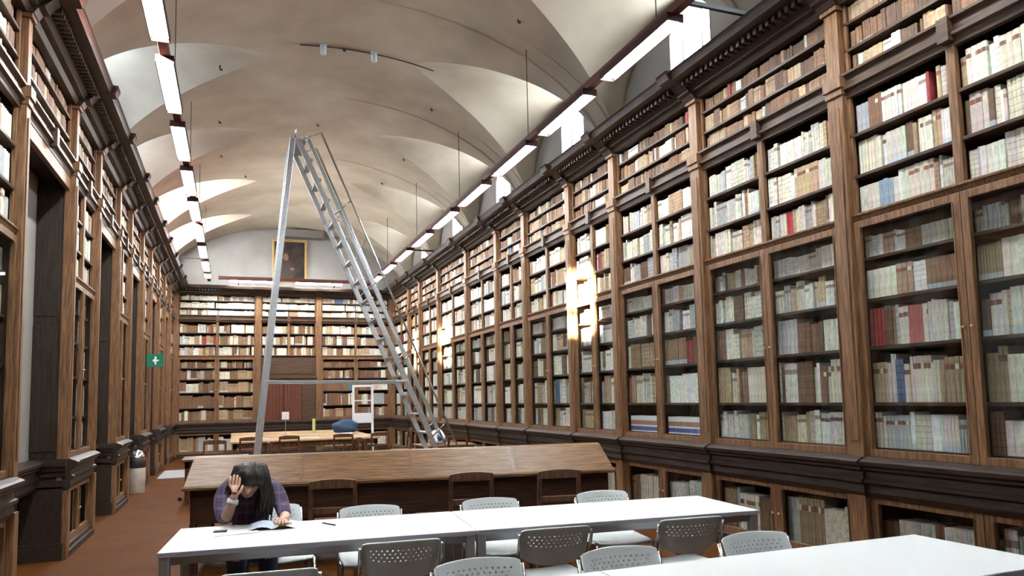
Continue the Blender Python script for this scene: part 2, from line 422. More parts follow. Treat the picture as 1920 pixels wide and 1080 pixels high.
def fill_row(M, x0, x1, z, hmax, front, kind, where, big=False, gap=True, case=''):
    x = x0 + .008; depth_run = 0; order = 0
    while x < x1 - .02:
        run = random.choice([1, 1, 1, 2, 2, 3, 4, 6] if not big else [2, 3, 5, 8])
        col, cname = pick(kind); w = random.uniform(.018, .050) * (1.15 if big else 1); h = hmax * random.uniform(.72, .93)
        style = random.random(); jit = random.uniform(0, .02)
        for _ in range(run):
            ww = w * random.uniform(.94, 1.06)
            if x + ww > x1 - .006:
                ww = x1 - .006 - x
                if ww < .018: x = x1; break
            c2 = tuple(min(1, c * random.uniform(.9, 1.08)) for c in col); order += 1
            BOOKS.append(dict(M=M, x=x, w=ww, z=z, h=h * random.uniform(.985, 1.0), y=front + jit + random.uniform(0, .006), d=random.uniform(.15, .19) if hmax > .22 else .14,
                              col=c2, style=style, cname=cname, where=where, order=order, lean=0, case=case))
            x += ww + .0008
        if gap and random.random() < .02: x += random.uniform(.02, .06)

# ---------------------------------------------------------------- bookcases
# local frame: x along the case (viewer's left to right), y into the case, z up; 0 = front plane of the doors
Z_PL, Z_LOW, Z_LEDGE, Z_MID, Z_ENT, Z_COR = .12, .74, 1.02, 2.93, 4.02, 4.86
DOOR_SH = [1.09, 1.45, 1.90, 2.29, 2.63]; OPEN_SH = [3.00, 3.32, 3.67]; TOP_SH = [4.20, 4.41, 4.64]
def pilaster(parent, x, top=Z_COR, nm='pilaster', w=.19):
    h = w / 2; mb = MB()
    mb.box(x - h, x + h, -.06, .04, Z_LEDGE - .02, Z_ENT)
    mb.box(x - h + .035, x + h - .035, -.07, -.06, Z_LEDGE + .12, Z_ENT - .1)
    mb.box(x - h - .008, x + h + .008, -.075, .04, Z_ENT, Z_ENT + .06); mb.box(x - h - .015, x + h + .015, -.09, .04, Z_ENT + .06, Z_ENT + .16)
    mb.box(x - h + .01, x + h - .01, -.055, .04, Z_ENT + .16, Z_COR - .03)
    mb.box(x - h - .01, x + h + .01, -.08, .04, Z_COR - .10, Z_COR)
    mb.box(x - h, x + h, -.075, .04, 0.0, Z_LOW)
    return mb.build(nm, M_WOODV, parent, bevel=.004)
def ledge_prof(extra=0):
    e = extra; return [(.04, .70), (-.04 - e, .70), (-.06 - e, .74), (-.055 - e, .80), (-.085 - e, .815), (-.085 - e, .84), (-.06 - e, .85), (-.06 - e, .90), (-.09 - e, .92), (-.09 - e, .94), (-.12 - e, .955), (-.125 - e, .985), (-.10 - e, 1.0), (-.05 - e, 1.02), (.04, 1.02)]
def cornice_prof(extra=0):
    e = extra; return [(.04, 4.80), (-.04 - e, 4.80), (-.07 - e, 4.845), (-.12 - e, 4.86), (-.12 - e, 4.875), (-.20 - e, 4.955), (-.36 - e, 4.965), (-.39 - e, 5.03), (-.39 - e, 5.06), (.3, 5.06), (.3, 4.9)]
def make_case(M, W, label, kind='light', right_end=False, left_end=True, lower='doors', depth=.38, cname='', books=True, narrow=False, niche=False, mid_door=False, book_kinds=None, glass_doors=True, pw=.165):
    root = empty('bookcase', M, label, 'bookcase', None)
    bk = book_kinds or {}
    hw = pw / 2; a = hw if left_end else .0; b = W - hw; c = W / 2; D = depth
    # carcass: back, sides, plinth
    mb = MB(); zb = Z_ENT if niche else 0
    mb.box(-.02, W + .02, D - .02, D, zb, 5.0)
    if not niche:
        mb.box(a - .02, a + .005, .02, D, 0, Z_ENT); mb.box(b - .005, b + .02, .02, D, 0, Z_ENT)
        mb.box(c - .015, c + .015, .03, D - .02, .12, Z_ENT)
    mb.box(a - .02, a + .005, .02, D, Z_ENT, 4.9); mb.box(b - .005, b + .02, .02, D, Z_ENT, 4.9)
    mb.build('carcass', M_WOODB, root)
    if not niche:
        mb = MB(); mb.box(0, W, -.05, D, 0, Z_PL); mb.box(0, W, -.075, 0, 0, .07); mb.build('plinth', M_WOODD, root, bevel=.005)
    # mouldings
    mb = MB()
    if not niche:
        mb.extrude(ledge_prof(), 0, W)
        mb.extrude(ledge_prof(.03), -hw - .005, hw + .005)
        if right_end: mb.extrude(ledge_prof(.03), W - hw - .01, W + hw + .01)
    if niche: 
        mb.extrude([(y + D - .15, z) for y, z in ledge_prof()], 0, W); mb.box(0, W, D - .05, D, 0, .72)
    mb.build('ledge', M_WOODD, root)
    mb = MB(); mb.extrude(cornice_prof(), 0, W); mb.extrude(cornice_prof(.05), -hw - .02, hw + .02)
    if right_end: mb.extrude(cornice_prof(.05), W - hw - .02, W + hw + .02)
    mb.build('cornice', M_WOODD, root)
    mb = MB(); x = hw + .03; out = []
    while x < W - hw - .06:
        out += [(x, 4.955), (x, 4.905), (x + .042, 4.905), (x + .042, 4.955)]; x += .085
    lo = [(p[0], p[1]) for p in out]; xe = lo[-1][0]; out = lo + [(xe, 4.965), (lo[0][0], 4.965)]; k = len(out)
    mb.add([(x, -.255, z) for x, z in out] + [(x, -.17, z) for x, z in out], [tuple(range(k)), tuple(range(2 * k - 1, k - 1, -1))] + [(i, (i + 1) % k, k + (i + 1) % k, k + i) for i in range(k)])
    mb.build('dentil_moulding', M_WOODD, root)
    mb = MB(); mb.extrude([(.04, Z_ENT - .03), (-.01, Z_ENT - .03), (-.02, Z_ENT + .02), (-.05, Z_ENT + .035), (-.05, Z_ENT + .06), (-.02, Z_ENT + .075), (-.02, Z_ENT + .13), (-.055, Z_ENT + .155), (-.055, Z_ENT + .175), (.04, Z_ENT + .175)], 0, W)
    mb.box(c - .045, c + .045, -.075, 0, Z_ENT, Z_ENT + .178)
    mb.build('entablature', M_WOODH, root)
    pilaster(root, 0, w=pw)
    if right_end: pilaster(root, W, w=pw)
    # face frame around openings
    mb = MB()
    for (z0, z1, st) in ((Z_ENT + .17, Z_COR - .03, False), (Z_MID + .07, Z_ENT - .03, True)):
        if niche and z0 < 4: continue
        mb.box(a, a + .03, 0, .03, z0, z1); mb.box(b - .03, b, 0, .03, z0, z1)
        if st: mb.box(c - .035, c + .035, -.012, .03, z0, z1)
    mb.box(a, b, 0, .03, Z_COR - .05, Z_COR + .02)
    if not niche and not mid_door: mb.extrude([(.04, Z_MID), (-.005, Z_MID), (-.02, Z_MID + .035), (-.035, Z_MID + .045), (-.035, Z_MID + .062), (-.01, Z_MID + .07), (.04, Z_MID + .07)], a, b)
    if niche:    # moulded frame round the niche mouth
        mb.box(a, a + .015, -.01, .04, .0, Z_ENT); mb.box(b - .015, b, -.01, .04, .0, Z_ENT); mb.box(a, b, -.005, .04, Z_ENT - .16, Z_ENT - .03)
    mb.build('face_frame', M_WOODV, root, bevel=.003)
    if niche:
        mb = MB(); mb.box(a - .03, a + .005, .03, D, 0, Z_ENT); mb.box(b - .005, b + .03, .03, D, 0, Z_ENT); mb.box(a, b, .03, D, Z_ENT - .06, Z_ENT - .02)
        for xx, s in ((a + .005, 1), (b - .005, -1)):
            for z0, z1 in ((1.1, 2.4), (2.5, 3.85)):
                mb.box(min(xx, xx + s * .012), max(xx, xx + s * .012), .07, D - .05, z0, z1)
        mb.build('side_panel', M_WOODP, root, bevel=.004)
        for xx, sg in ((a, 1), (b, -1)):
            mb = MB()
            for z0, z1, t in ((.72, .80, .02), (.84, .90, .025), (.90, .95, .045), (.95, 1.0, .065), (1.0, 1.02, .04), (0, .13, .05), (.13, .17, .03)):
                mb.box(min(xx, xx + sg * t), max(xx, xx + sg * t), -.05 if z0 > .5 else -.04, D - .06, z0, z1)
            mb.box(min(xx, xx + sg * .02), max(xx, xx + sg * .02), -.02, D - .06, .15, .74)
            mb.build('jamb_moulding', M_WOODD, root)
        MB().box(a + .005, b - .005, D - .13, D - .03, 1.0, Z_ENT - .06).build('back_panel', M_WALL, root)
    # shelves
    def shelf(z, x0, x1, y0=.012):
        MB().box(x0, x1, y0, D - .02, z - .028, z).build('shelf', M_WOODH, root, bevel=.004)
    for z in TOP_SH: shelf(z, a, b, -.0 if z > 4.2 else .02)
    if not niche:
        for z in OPEN_SH:
            for x0, x1 in ((a, c - .015), (c + .015, b)): shelf(z, x0, x1, .0)
        if not mid_door:
            for z in DOOR_SH:
                for x0, x1 in ((a, c - .015), (c + .015, b)): shelf(z, x0, x1, .035)
        for x0, x1 in ((a, c - .015), (c + .015, b)): shelf(.17, x0, x1, .035)
    # doors
    def door(x0, x1, z0, z1, st, side):
        mb = MB(); y0, y1 = -.022, .01
        mb.box(x0, x0 + st, y0, y1, z0, z1); mb.box(x1 - st, x1, y0, y1, z0, z1)
        mb.box(x0 + st, x1 - st, y0, y1, z0, z0 + st * .95); mb.box(x0 + st, x1 - st, y0, y1, z1 - st * .95, z1)
        mb.box(x0 + st - .012, x0 + st, y0 - .008, y0, z0 + st, z1 - st); mb.box(x1 - st, x1 - st + .012, y0 - .008, y0, z0 + st, z1 - st)
        d = mb.build('door', M_WOODV, root, bevel=.004)
        if glass_doors: MB().box(x0 + st - .005, x1 - st + .005, -.006, -.003, z0 + st * .9, z1 - st * .9).build('glass_pane', M_GLASS, d)
        kx = x1 - st / 2 if side < 0 else x0 + st / 2
        MB().lathe([(.004, 0), (.004, .012), (.011, .016), (.012, .024), (.006, .03)], 10).build('knob', M_BRASS, d, True, M=Matrix.Translation((kx, y0, (z0 + z1) / 2)) @ Matrix.Rotation(R(90), 4, 'X'))
    if not niche:
        if not mid_door:
            door(a, c - .002, Z_LEDGE, Z_MID, .062, -1); door(c + .002, b, Z_LEDGE, Z_MID, .062, 1)
            door(a, c - .002, Z_PL, .72, .075, -1); door(c + .002, b, Z_PL, .72, .075, 1)
    if not books: return root
    # books
    F = .045
    k_top = bk.get('top', 'dark' if kind == 'light' else kind)
    tops = ['bottom', 'middle', 'upper']
    for i, z in enumerate(TOP_SH):
        hm = (TOP_SH + [4.83])[i + 1] - z - .03
        for (x0, x1, sd) in ((a + .03, c, 'left'), (c, b - .03, 'right')):
            fill_row(M, x0, x1, z, hm, F - .02, 'light' if cname == 'far' else 'dark', (tops[i] + ' attic shelf', sd), case=cname)  # attic bindings darkened partly to carry shade, far ones lightened as if lamplit
    if niche: return root
    for i, z in enumerate(OPEN_SH):
        hm = (OPEN_SH + [3.99])[i + 1] - z - .035
        for (x0, x1, sd) in ((a + .03, c - .035, 'left'), (c + .035, b - .03, 'right')):
            fill_row(M, x0, x1, z, hm if i < 2 else .29, F - .02, bk.get('open', kind), (['lowest', 'middle', 'top'][i] + ' open shelf', sd), case=cname)
    if mid_door: return root
    nm = ['bottom', 'fourth', 'third', 'second', 'top']
    for i, z in enumerate(DOOR_SH):
        hm = (DOOR_SH + [2.88])[i + 1] - z - .04
        for (x0, x1, sd) in ((a + .01, c - .02, 'left'), (c + .02, b - .01, 'right')):
            fill_row(M, x0, x1, z, hm, F + .01, bk.get('door', kind), (nm[i] + ' glazed shelf', sd), big=(random.random() < .35), case=cname)
    for (x0, x1, sd) in ((a + .01, c - .02, 'left'), (c + .02, b - .01, 'right')):
        fill_row(M, x0, x1, .17, .47, F + .01, bk.get('low', 'mid'), ('cupboard', sd), big=True, case=cname)
    return root

RIGHT_Y = [0.6, 2.6, 4.67, 6.71, 8.62, 10.04, 11.90, 13.37, 15.36, 17.75, 19.70, 21.08, 23.40]
ordn = ['first', 'second', 'third', 'fourth', 'fifth', 'sixth', 'seventh', 'eighth', 'ninth', 'tenth', 'eleventh', 'twelfth']
RC = []
for i in range(len(RIGHT_Y) - 1):
    y0, y1 = RIGHT_Y[i], RIGHT_Y[i + 1]
    M = Matrix.Translation((CASE_R, y1, 0)) @ Matrix.Rotation(R(-90), 4, 'Z')
    nmr = {0: 'beside the photographer', 1: 'nearest right-hand case', 2: 'second right-hand case', 3: 'third right-hand case'}.get(i, '%s right-hand case' % ordn[i - 1] if i else '')
    if i == 0: lab = 'dark walnut bookcase on the right wall, just outside the frame beside the near white table'
    elif i == 1: lab = 'dark walnut bookcase cut by the right frame edge, nearest on the right wall'
    elif i == 11: lab = 'dark walnut bookcase on the right wall in the far corner, behind the ladder foot'
    else: lab = 'dark walnut bookcase, %s from the near end of the right wall, full of old books' % ordn[i - 1]
    RC.append(make_case(M, y1 - y0, lab, 'light', right_end=(i == 0), cname=nmr, depth=.42,
              book_kinds={'top': 'mid', 'open': 'light', 'door': 'light' if i not in (2,) else 'light', 'low': 'mid'}))
# left wall: bookcases alternate with deep niches, the attic shelves run on above
LEFT_Y = [(1.7, 'n'), (3.35, 'c'), (5.0, 'c'), (6.88, 'n'), (8.90, 'c'), (10.42, 'n'), (12.18, 'c'), (13.57, 'n'), (15.25, 'c'), (16.75, 'n'), (18.45, 'c'), (20.0, 'n'), (21.65, 'c'), (23.5, 'x')]
nc = nn = 0
for (y0, t), (y1, _) in zip(LEFT_Y[:-1], LEFT_Y[1:]):
    M = Matrix.Translation((CASE_L, y0, 0)) @ Matrix.Rotation(R(90), 4, 'Z')
    if t == 'c':
        lab = ['dark walnut bookcase on the left wall, just outside the left frame edge', 'dark walnut bookcase cut by the left frame edge, lit yellowish books',
               'tall narrow bookcase on the left wall between the two nearest niches', 'left-wall bookcase beyond the second niche, before the rubbish bin',
               'left-wall bookcase just behind the domed rubbish bin', 'left-wall bookcase under and beyond the green exit sign', 'left-wall bookcase in the far left corner of the hall'][nc]; nc += 1
        make_case(M, y1 - y0, lab, 'mid', cname='left', depth=.42, books=True, book_kinds={'top': 'mid', 'open': 'light', 'door': 'mid', 'low': 'mid'}, right_end=(nc == 7), pw=.125)
    else:
        lab = ['panelled niche on the left wall, just outside the frame', 'deep panelled niche at the left, its pale back wall showing beside the post', 'dark panelled niche, second along the left wall',
               'dark panelled niche on the left wall holding the domed bin', 'dark panelled niche on the left wall next to the exit sign', 'last dark panelled niche along the left wall'][nn]; nn += 1
        make_case(M, y1 - y0, lab, 'mid', cname='left', depth=.42, niche=True, book_kinds={'top': 'mid'}, pw=.125)
# far wall
FX = [-1.62, .68, 2.46, 4.76]
for i in range(3):
    M = Matrix.Translation((FX[i], CASE_F, 0))
    lab = ['walnut bookcase on the far wall, left of the middle doorway', 'walnut bookcase over the reddish double door in the middle of the far wall', 'walnut bookcase on the far wall, right of the doorway and behind the ladder'][i]
    r = make_case(M, FX[i + 1] - FX[i], lab, 'mid', right_end=(i == 2), cname='far', depth=.42, mid_door=(i == 1), glass_doors=False,
                  book_kinds={'top': 'light' if i < 2 else 'mid', 'open': 'mid', 'door': 'dark', 'low': 'mid'})  # dark bindings behind the far doors paint in lamplight falling off downward
    if i == 1:
        W = FX[2] - FX[1]; mb = MB()
        mb.box(.09, W - .09, -.02, .03, 2.35, 2.93); mb.box(.18, W - .18, -.045, -.02, 2.42, 2.86); mb.box(.09, .2, -.03, .03, 0, 2.35); mb.box(W - .5, W - .09, -.03, .03, 0, 2.35)
        mb.box(.05, W - .05, -.09, .03, 2.28, 2.36)
        mb.build('door_surround', M_WOODH, r, bevel=.005)
        dd = MB()
        for x0, x1 in ((.2, W / 2 - .155), (W / 2 - .145, W - .5)):
            dd.box(x0, x1, .0, .04, .02, 2.28)
            k = 5
            for j in range(k): 
                xa = x0 + .02 + (x1 - x0 - .04) * j / k; dd.box(xa, xa + (x1 - x0 - .04) / k - .012, -.015, .0, .08, 2.2)
        dd.build('door_leaf', M_REDDOOR, r, bevel=.003)

# special volumes copied from the photograph
def recolour(case, where, side, orders, col, cname, style=None, h=None):
    for b in BOOKS:
        if b['case'] == case and b['where'] == (where, side) and b['order'] in orders:
            b['col'] = col; b['cname'] = cname
            if style is not None: b['style'] = style
recolour('second right-hand case', 'lowest open shelf', 'right', (8, 9), (.42, .04, .05), 'bright red', .2)
recolour('nearest right-hand case', 'third glazed shelf', 'left', (12, 13, 14), (.38, .12, .11), 'faded red', .2)
recolour('nearest right-hand case', 'lowest open shelf', 'left', (6, 7, 8), (.26, .34, .42), 'slate blue', .2)
recolour('nearest right-hand case', 'middle open shelf', 'right', (7,), (.80, .82, .86), 'bright white', .2)
recolour('nearest right-hand case', 'bottom glazed shelf', 'left', (14, 15), (.78, .79, .78), 'bright white', .2)
recolour('third right-hand case', 'fourth glazed shelf', 'left', (2, 3), (.48, .12, .10), 'faded red', .2)

# a uniform set of banded volumes fills the bottom glazed shelf of the third case
BOOKS[:] = [b for b in BOOKS if not (b['case'] == 'third right-hand case' and b['where'][0] == 'bottom glazed shelf')]
ORD = ['first', 'second', 'third', 'fourth', 'fifth', 'sixth', 'seventh', 'eighth', 'ninth', 'tenth', 'eleventh', 'twelfth', 'thirteenth', 'fourteenth', 'fifteenth', 'sixteenth', 'seventeenth', 'eighteenth', 'nineteenth', 'twentieth'] + ['twenty-' + s for s in ('first', 'second', 'third', 'fourth', 'fifth', 'sixth', 'seventh', 'eighth', 'ninth')] + ['thirtieth', 'thirty-first', 'thirty-second', 'thirty-third', 'thirty-fourth', 'thirty-fifth']
def banded_set():
    i = 3; W = RIGHT_Y[i + 1] - RIGHT_Y[i]; M = Matrix.Translation((CASE_R, RIGHT_Y[i + 1], 0)) @ Matrix.Rotation(R(-90), 4, 'Z')
    ms = [mat('band_blue', (.08, .10, .30), .6), mat('band_white', (.70, .69, .68), .6), mat('band_brown', (.40, .20, .13), .6)]
    me = None
    for side, x0, x1 in (('left', .12, W / 2 - .05), ('right', W / 2 + .05, W - .12)):
        n = 11; w = (x1 - x0) / n
        for k in range(n):
            if me is None:
                zs = [0, .015, .065, .085, .14, .165, .195]; V = []; F = []; mi = []
                out = [(0, 0), (w * .3, -.005), (w * .7, -.005), (w - .002, 0), (w - .002, .16), (0, .16)]; m_ = len(out)
                for z in zs: V += [(x, y, z) for x, y in out]
                for j, c in enumerate((1, 0, 1, 2, 1, 1)):
                    for q in range(m_): F.append((j * m_ + q, j * m_ + (q + 1) % m_, (j + 1) * m_ + (q + 1) % m_, (j + 1) * m_ + q)); mi.append(c)
                F.append(tuple(range(m_ - 1, -1, -1))); F.append(tuple((len(zs) - 1) * m_ + q for q in range(m_))); mi += [1, 1]
                me = bpy.data.meshes.new('banded_volume'); me.from_pydata(V, [], F)
                for m in ms: me.materials.append(m)
                me.polygons.foreach_set('material_index', mi)
            o = bpy.data.objects.new('banded_volume', me); COL.objects.link(o); o.matrix_world = M @ Matrix.Translation((x0 + k * w, .06, 1.091))
            tag(o, 'white, brown and blue banded volume, %s from left, %s door of third right-hand case' % (ORD[k], side), 'book', 'banded volumes in the third right-hand case')
banded_set()
def book_geo(b, fine):
    w, d, h = b['w'], b['d'], b['h']; n = 5 if fine else 3; bul = min(.006, w * .22)
    out = []
    for k in range(n):
        t = k / (n - 1); out.append((t * w, -bul * (1 - (2 * t - 1) ** 2)))
    out += [(w, d), (0, d)]; m = len(out)
    V = [(x, y, 0) for x, y in out] + [(x, y, h) for x, y in out]
    F = [(i, (i + 1) % m, m + (i + 1) % m, m + i) for i in range(m)] + [tuple(range(m - 1, -1, -1)), tuple(range(m, 2 * m))]
    UV = []
    for f in F:
        for vi in f: UV.append((out[vi % m][0] / w, 0 if vi < m else 1))
    return V, F, UV
def books_mesh(name, lst, fine, local):
    V = []; F = []; UV = []; C = []
    for b in lst:
        v, f, u = book_geo(b, fine); n0 = len(V)
        if not local:
            MM = b['M'] @ Matrix.Translation((b['x'], b['y'], b['z'])); v = [tuple(MM @ Vector(p)) for p in v]
        V += v; F += [tuple(i + n0 for i in q) for q in f]; UV += u; C += [(*b['col'], b['style'])] * len(v)
    me = bpy.data.meshes.new(name); me.from_pydata(V, [], F)
    uvl = me.uv_layers.new(name='spine'); uvl.data.foreach_set('uv', [c for q in UV for c in q])
    ca = me.color_attributes.new('binding', 'FLOAT_COLOR', 'POINT'); ca.data.foreach_set('color', [c for q in C for c in q])
    me.materials.append(M_BOOK); return me
def area(b):
    ps = []
    for dx, dz in ((0, 0), (b['w'], 0), (b['w'], b['h']), (0, b['h'])):
        q = project(*(b['M'] @ Vector((b['x'] + dx, b['y'], b['z'] + dz))))
        if q is None: return 0
        ps.append(q)
    cx = sum(p[0] for p in ps) / 4; cy = sum(p[1] for p in ps) / 4
    if not (5 < cx < 1915 and 5 < cy < 1075): return 0
    if b['where'][0] == 'cupboard' and 1180 < cx and cy > 985: return 0       # hidden behind the white tables
    return abs(sum(ps[i][0] * ps[(i + 1) % 4][1] - ps[(i + 1) % 4][0] * ps[i][1] for i in range(4))) / 2
def build_books():
    for b in BOOKS: b['a'] = area(b) if 'right-hand' in b['case'] else 0
    order = sorted(range(len(BOOKS)), key=lambda i: -BOOKS[i]['a'])
    big = order[:300]; rest = [BOOKS[i] for i in order[300:]]
    for i in big:
        b = BOOKS[i]; me = books_mesh('book', [b], True, True)
        o = bpy.data.objects.new('book', me); COL.objects.link(o)
        o.matrix_world = b['M'] @ Matrix.Translation((b['x'], b['y'], b['z']))
        tag(o, '%s book, %s from left, %s, %s half of %s' % (b['cname'], ORD[b['order'] - 1], b['where'][0], b['where'][1], b['case']), 'book', 'old books in the %s' % b['case'])
        if b['h'] > .2 and .27 < b['style'] < .53:
            w = b['w']; bul = min(.006, w * .22); pts = [(.12, .50, .88)]
            V = []; 
            for t in (.12, .5, .88): 
                y = -bul * (1 - (2 * t - 1) ** 2) - .0012
                V += [(t * w, y, b['h'] * .72), (t * w, y, b['h'] * .84)]
            MB().add(V, [(0, 2, 3, 1), (2, 4, 5, 3)]).build('spine_label', LABM[i % 3], o)
    me = books_mesh('books', rest, False, False)
    o = bpy.data.objects.new('books', me); COL.objects.link(o)
    tag(o, 'old vellum and leather books filling the farther shelves all round the hall', 'books', kind='stuff')
LABM = [mat('cream_label', (.62, .55, .42), .7), mat('red_label', (.26, .07, .045), .6), mat('brown_label', (.15, .08, .05), .6)]
build_books()
# matching boxed set lying in the bottom glazed shelf of the third case is built as banded boxes

# ---------------------------------------------------------------- ceiling lights
def light_run(x, z, segs, axis, y0, y1, lab, cross=None):
    """a suspended oxide-red beam with lit diffusers under it; segs are (start, end) along the run"""
    M = Matrix.Identity(4)
    root = empty('light_track', M, lab, 'ceiling light', None)
    b = MB()
    if axis == 'y': b.box(x - .045, x + .045, y0, y1, z + .035, z + .13)
    else: b.box(y0, y1, x - .045, x + .045, z + .035, z + .13)
    b.build('beam', M_FIX, root, bevel=.006)
    for s0, s1 in segs:
        h = MB(); d = MB()
        if axis == 'y':
            h.box(x - .09, x + .09, s0 - .03, s1 + .03, z + .012, z + .045).box(x - .09, x - .082, s0 - .03, s1 + .03, z - .038, z + .012).box(x + .082, x + .09, s0 - .03, s1 + .03, z - .038, z + .012).box(x - .082, x + .082, s0 - .03, s0 - .022, z - .038, z + .012).box(x - .082, x + .082, s1 + .022, s1 + .03, z - .038, z + .012); d.box(x - .078, x + .078, s0, s1, z - .008, z + .012)
        else:
            h.box(s0 - .03, s1 + .03, x - .075, x + .075, z + .012, z + .045); d.box(s0, s1, x - .062, x + .062, z - .03, z + .012)
        ho = h.build('light_housing', M_HOUS, root); d.build('diffuser', M_TUBE, ho, bevel=.01)
    return root
lsegs = [(1.85, 3.35), (3.9, 5.4), (5.95, 8.0), (8.54, 10.0), (10.54, 11.98), (12.53, 13.99), (14.45, 15.95), (16.5, 18.0), (18.55, 20.05), (20.6, 22.1), (22.5, 23.3)]
rsegs = [(1.7, 3.1), (3.7, 5.1), (6.02, 7.42), (7.91, 9.34), (9.83, 11.36), (11.9, 13.38), (13.85, 15.35), (15.85, 17.35), (17.85, 19.35), (19.85, 21.35), (21.8, 23.1)]
KS = 3.60 / 3.75; LX, RX = -.74 * KS, 4.09 * KS
lsegs = [(a * KS, b * KS) for a, b in lsegs]; rsegs = [(a * KS, b * KS) for a, b in rsegs]
lroot = light_run(LX, 5.15, lsegs, 'y', -3.5, 23.35, 'long row of lit fluorescent lights on a red beam above the left bookcases')
rroot = light_run(RX, 5.15, rsegs, 'y', -3.5, 23.35, 'long row of lit fluorescent lights on a red beam above the right bookcases')
froot = light_run(22.95, 5.16, [(-.15, 1.22), (1.72, 3.1)], 'x', -.45, 3.75, 'short row of two lit fluorescent lights across the far wall')
for y in (2.6, 6.08, 9.52, 12.97, 16.42, 19.88):
    MB().tube([(LX, y, 5.27), (LX, y, vault_z(LX))], .006, 6).build('suspension_rod', M_DARKM, lroot)
    MB().tube([(RX, y, 5.27), (RX, y, vault_z(RX))], .006, 6).build('suspension_rod', M_DARKM, rroot)
for y in (5.62, 17.6):
    MB().bar((RX, y, 5.24), (XR - .01, y, 5.24), .04, .04).build('wall_bracket', M_DARKM, rroot)
    if y > 10: MB().bar((LX, y + 2.4, 5.24), (XL + .01, y + 2.4, 5.24), .02, .02).build('wall_bracket', M_DARKM, lroot)
for x in (.1, 2.9):
    MB().bar((x, 22.95, 5.22), (x, CASE_F - .1, 5.02), .03, .03).build('wall_bracket', M_DARKM, froot)

# iron hooks in the vault
hooks = [(-.2, 8.9), (-.25, 11.9), (-.3, 14.2), (-.3, 16.2), (3.6, 9.0), (3.3, 12.6), (3.4, 15.4), (1.55, 11.25), (1.5, 14.6), (3.3, 17.4), (.2, 18.0)]
hk0 = None
for i, (x, y) in enumerate(hooks):
    z = vault_z(x)
    if hk0 is None:
        hk0 = MB().tube([(0, 0, .03), (0, 0, -.02), (.01, 0, -.04), (.025, 0, -.04), (.03, 0, -.025)], .013, 8).build('ceiling_hook', M_DARKM, smooth=True)
        h = hk0
    else: h = copy_tree(hk0)
    h.location = (x, y, z)
    tag(h, 'small dark iron hook in the vault plaster', 'hook', 'iron hooks in the vault')
# two small white spotlights with a cable on the crown of the vault
for i, x in enumerate((1.24, 2.02)):
    r = empty('spotlight', place(x, 11.2, vault_z(x)), ['small white spotlight on the vault crown, the left of the pair', 'small white spotlight on the vault crown, the right of the pair'][i], 'spotlight', 'spotlights on the vault crown')
    MB().box(-.05, .05, -.04, .04, -.03, .03).build('bracket', M_WHITE, r)
    MB().lathe([(.03, -.16), (.045, -.15), (.045, -.05), (.03, -.03)], 12).build('lamp_head', M_WHITE, r, True)
MB().tube([(x, 11.24, vault_z(x) - .012) for x in [(.9 + .1 * k) for k in range(22)]], .008, 6).build('cable', M_DARKM)
tag(bpy.data.objects['cable'], 'thin dark cable along the crown of the vault between the spotlights', 'cable')

# ---------------------------------------------------------------- far wall: painting and grey box
pr = empty('painting', place(1.62, YF, 6.02), 'dark old portrait in a gilt frame on the far wall', 'painting')
W2, H2 = .46, .62; mb = MB()
for a, b, c_, d in ((-W2 - .07, -W2, -H2, H2), (W2, W2 + .07, -H2, H2)): mb.box(a, b, -.07, 0, c_, d)
mb.box(-W2 - .07, W2 + .07, -.07, 0, H2, H2 + .07); mb.box(-W2 - .07, W2 + .07, -.07, 0, -H2 - .07, -H2)
mb.build('frame', M_GOLD, pr, bevel=.015)
MB().box(-W2, W2, -.03, -.005, -H2, H2).build('canvas', M_PAINT, pr)
# sitter: generic head and shoulders as low relief of paint
sk = mat('paint_flesh', (.16, .085, .05), .5); rb = mat('paint_robe', (.045, .028, .022), .5)
def disc(cx, cz, rx, rz, y, m, n=20): MB().add([(cx + rx * math.cos(2 * math.pi * k / n), y, cz + rz * math.sin(2 * math.pi * k / n)) for k in range(n)], [tuple(range(n))]).build('figure', m, pr)
disc(-.08, -.32, .26, .26, -.032, rb); disc(-.12, .12, .085, .12, -.033, sk); disc(.08, -.25, .07, .05, -.034, sk)
tag(MB().box(1.30, 2.62, YF - .45, YF - .01, 6.74, 6.94).box(1.30, 2.62, YF - .47, YF - .45, 6.72, 6.96).build('duct', M_BEAMBOX), 'long grey box mounted high on the far wall above the portrait', 'duct')

# ---------------------------------------------------------------- white reading tables
def white_table(name, x, y, L, Dp, rz, label, group):
    r = empty(name, place(x, y, 0, rz), label, 'table', group)
    MB().box(0, L, 0, Dp, .718, .74).build('tabletop', M_WHITE, r, bevel=.003)
    e = MB(); e.box(.0, L, -.004, 0, .712, .737); e.box(0, L, Dp, Dp + .004, .712, .737); e.build('edge_band', M_EDGE, r)
    f = MB()
    f.box(.03, L - .03, .04, .07, .66, .718); f.box(.03, L - .03, Dp - .07, Dp - .04, .66, .718); f.box(.03, .06, .04, Dp - .04, .66, .718); f.box(L - .06, L - .03, .04, Dp - .04, .66, .718)
    f.build('underframe', M_LEG, r, bevel=.003)
    for a in (.005, L - .06):
        for b in (.005, Dp - .06): MB().box(a, a + .055, b, b + .055, 0, .716).build('leg', M_LEG, r, bevel=.005)
    return r
RZ1 = R(-4.9)
def loc1(u, v):      # along / across the first row of tables
    return (-.385 + u * math.cos(RZ1) - v * math.sin(RZ1), 4.57 + u * math.sin(RZ1) + v * math.cos(RZ1))
white_table('reading_table', *loc1(0, 0), 1.80, .82, RZ1, 'white table the woman reads at, left half of the farther row', 'white reading tables')
white_table('reading_table', *loc1(1.805, 0), 2.0, .82, RZ1, 'white table beside the right bookcases, right half of the farther row', 'white reading tables')
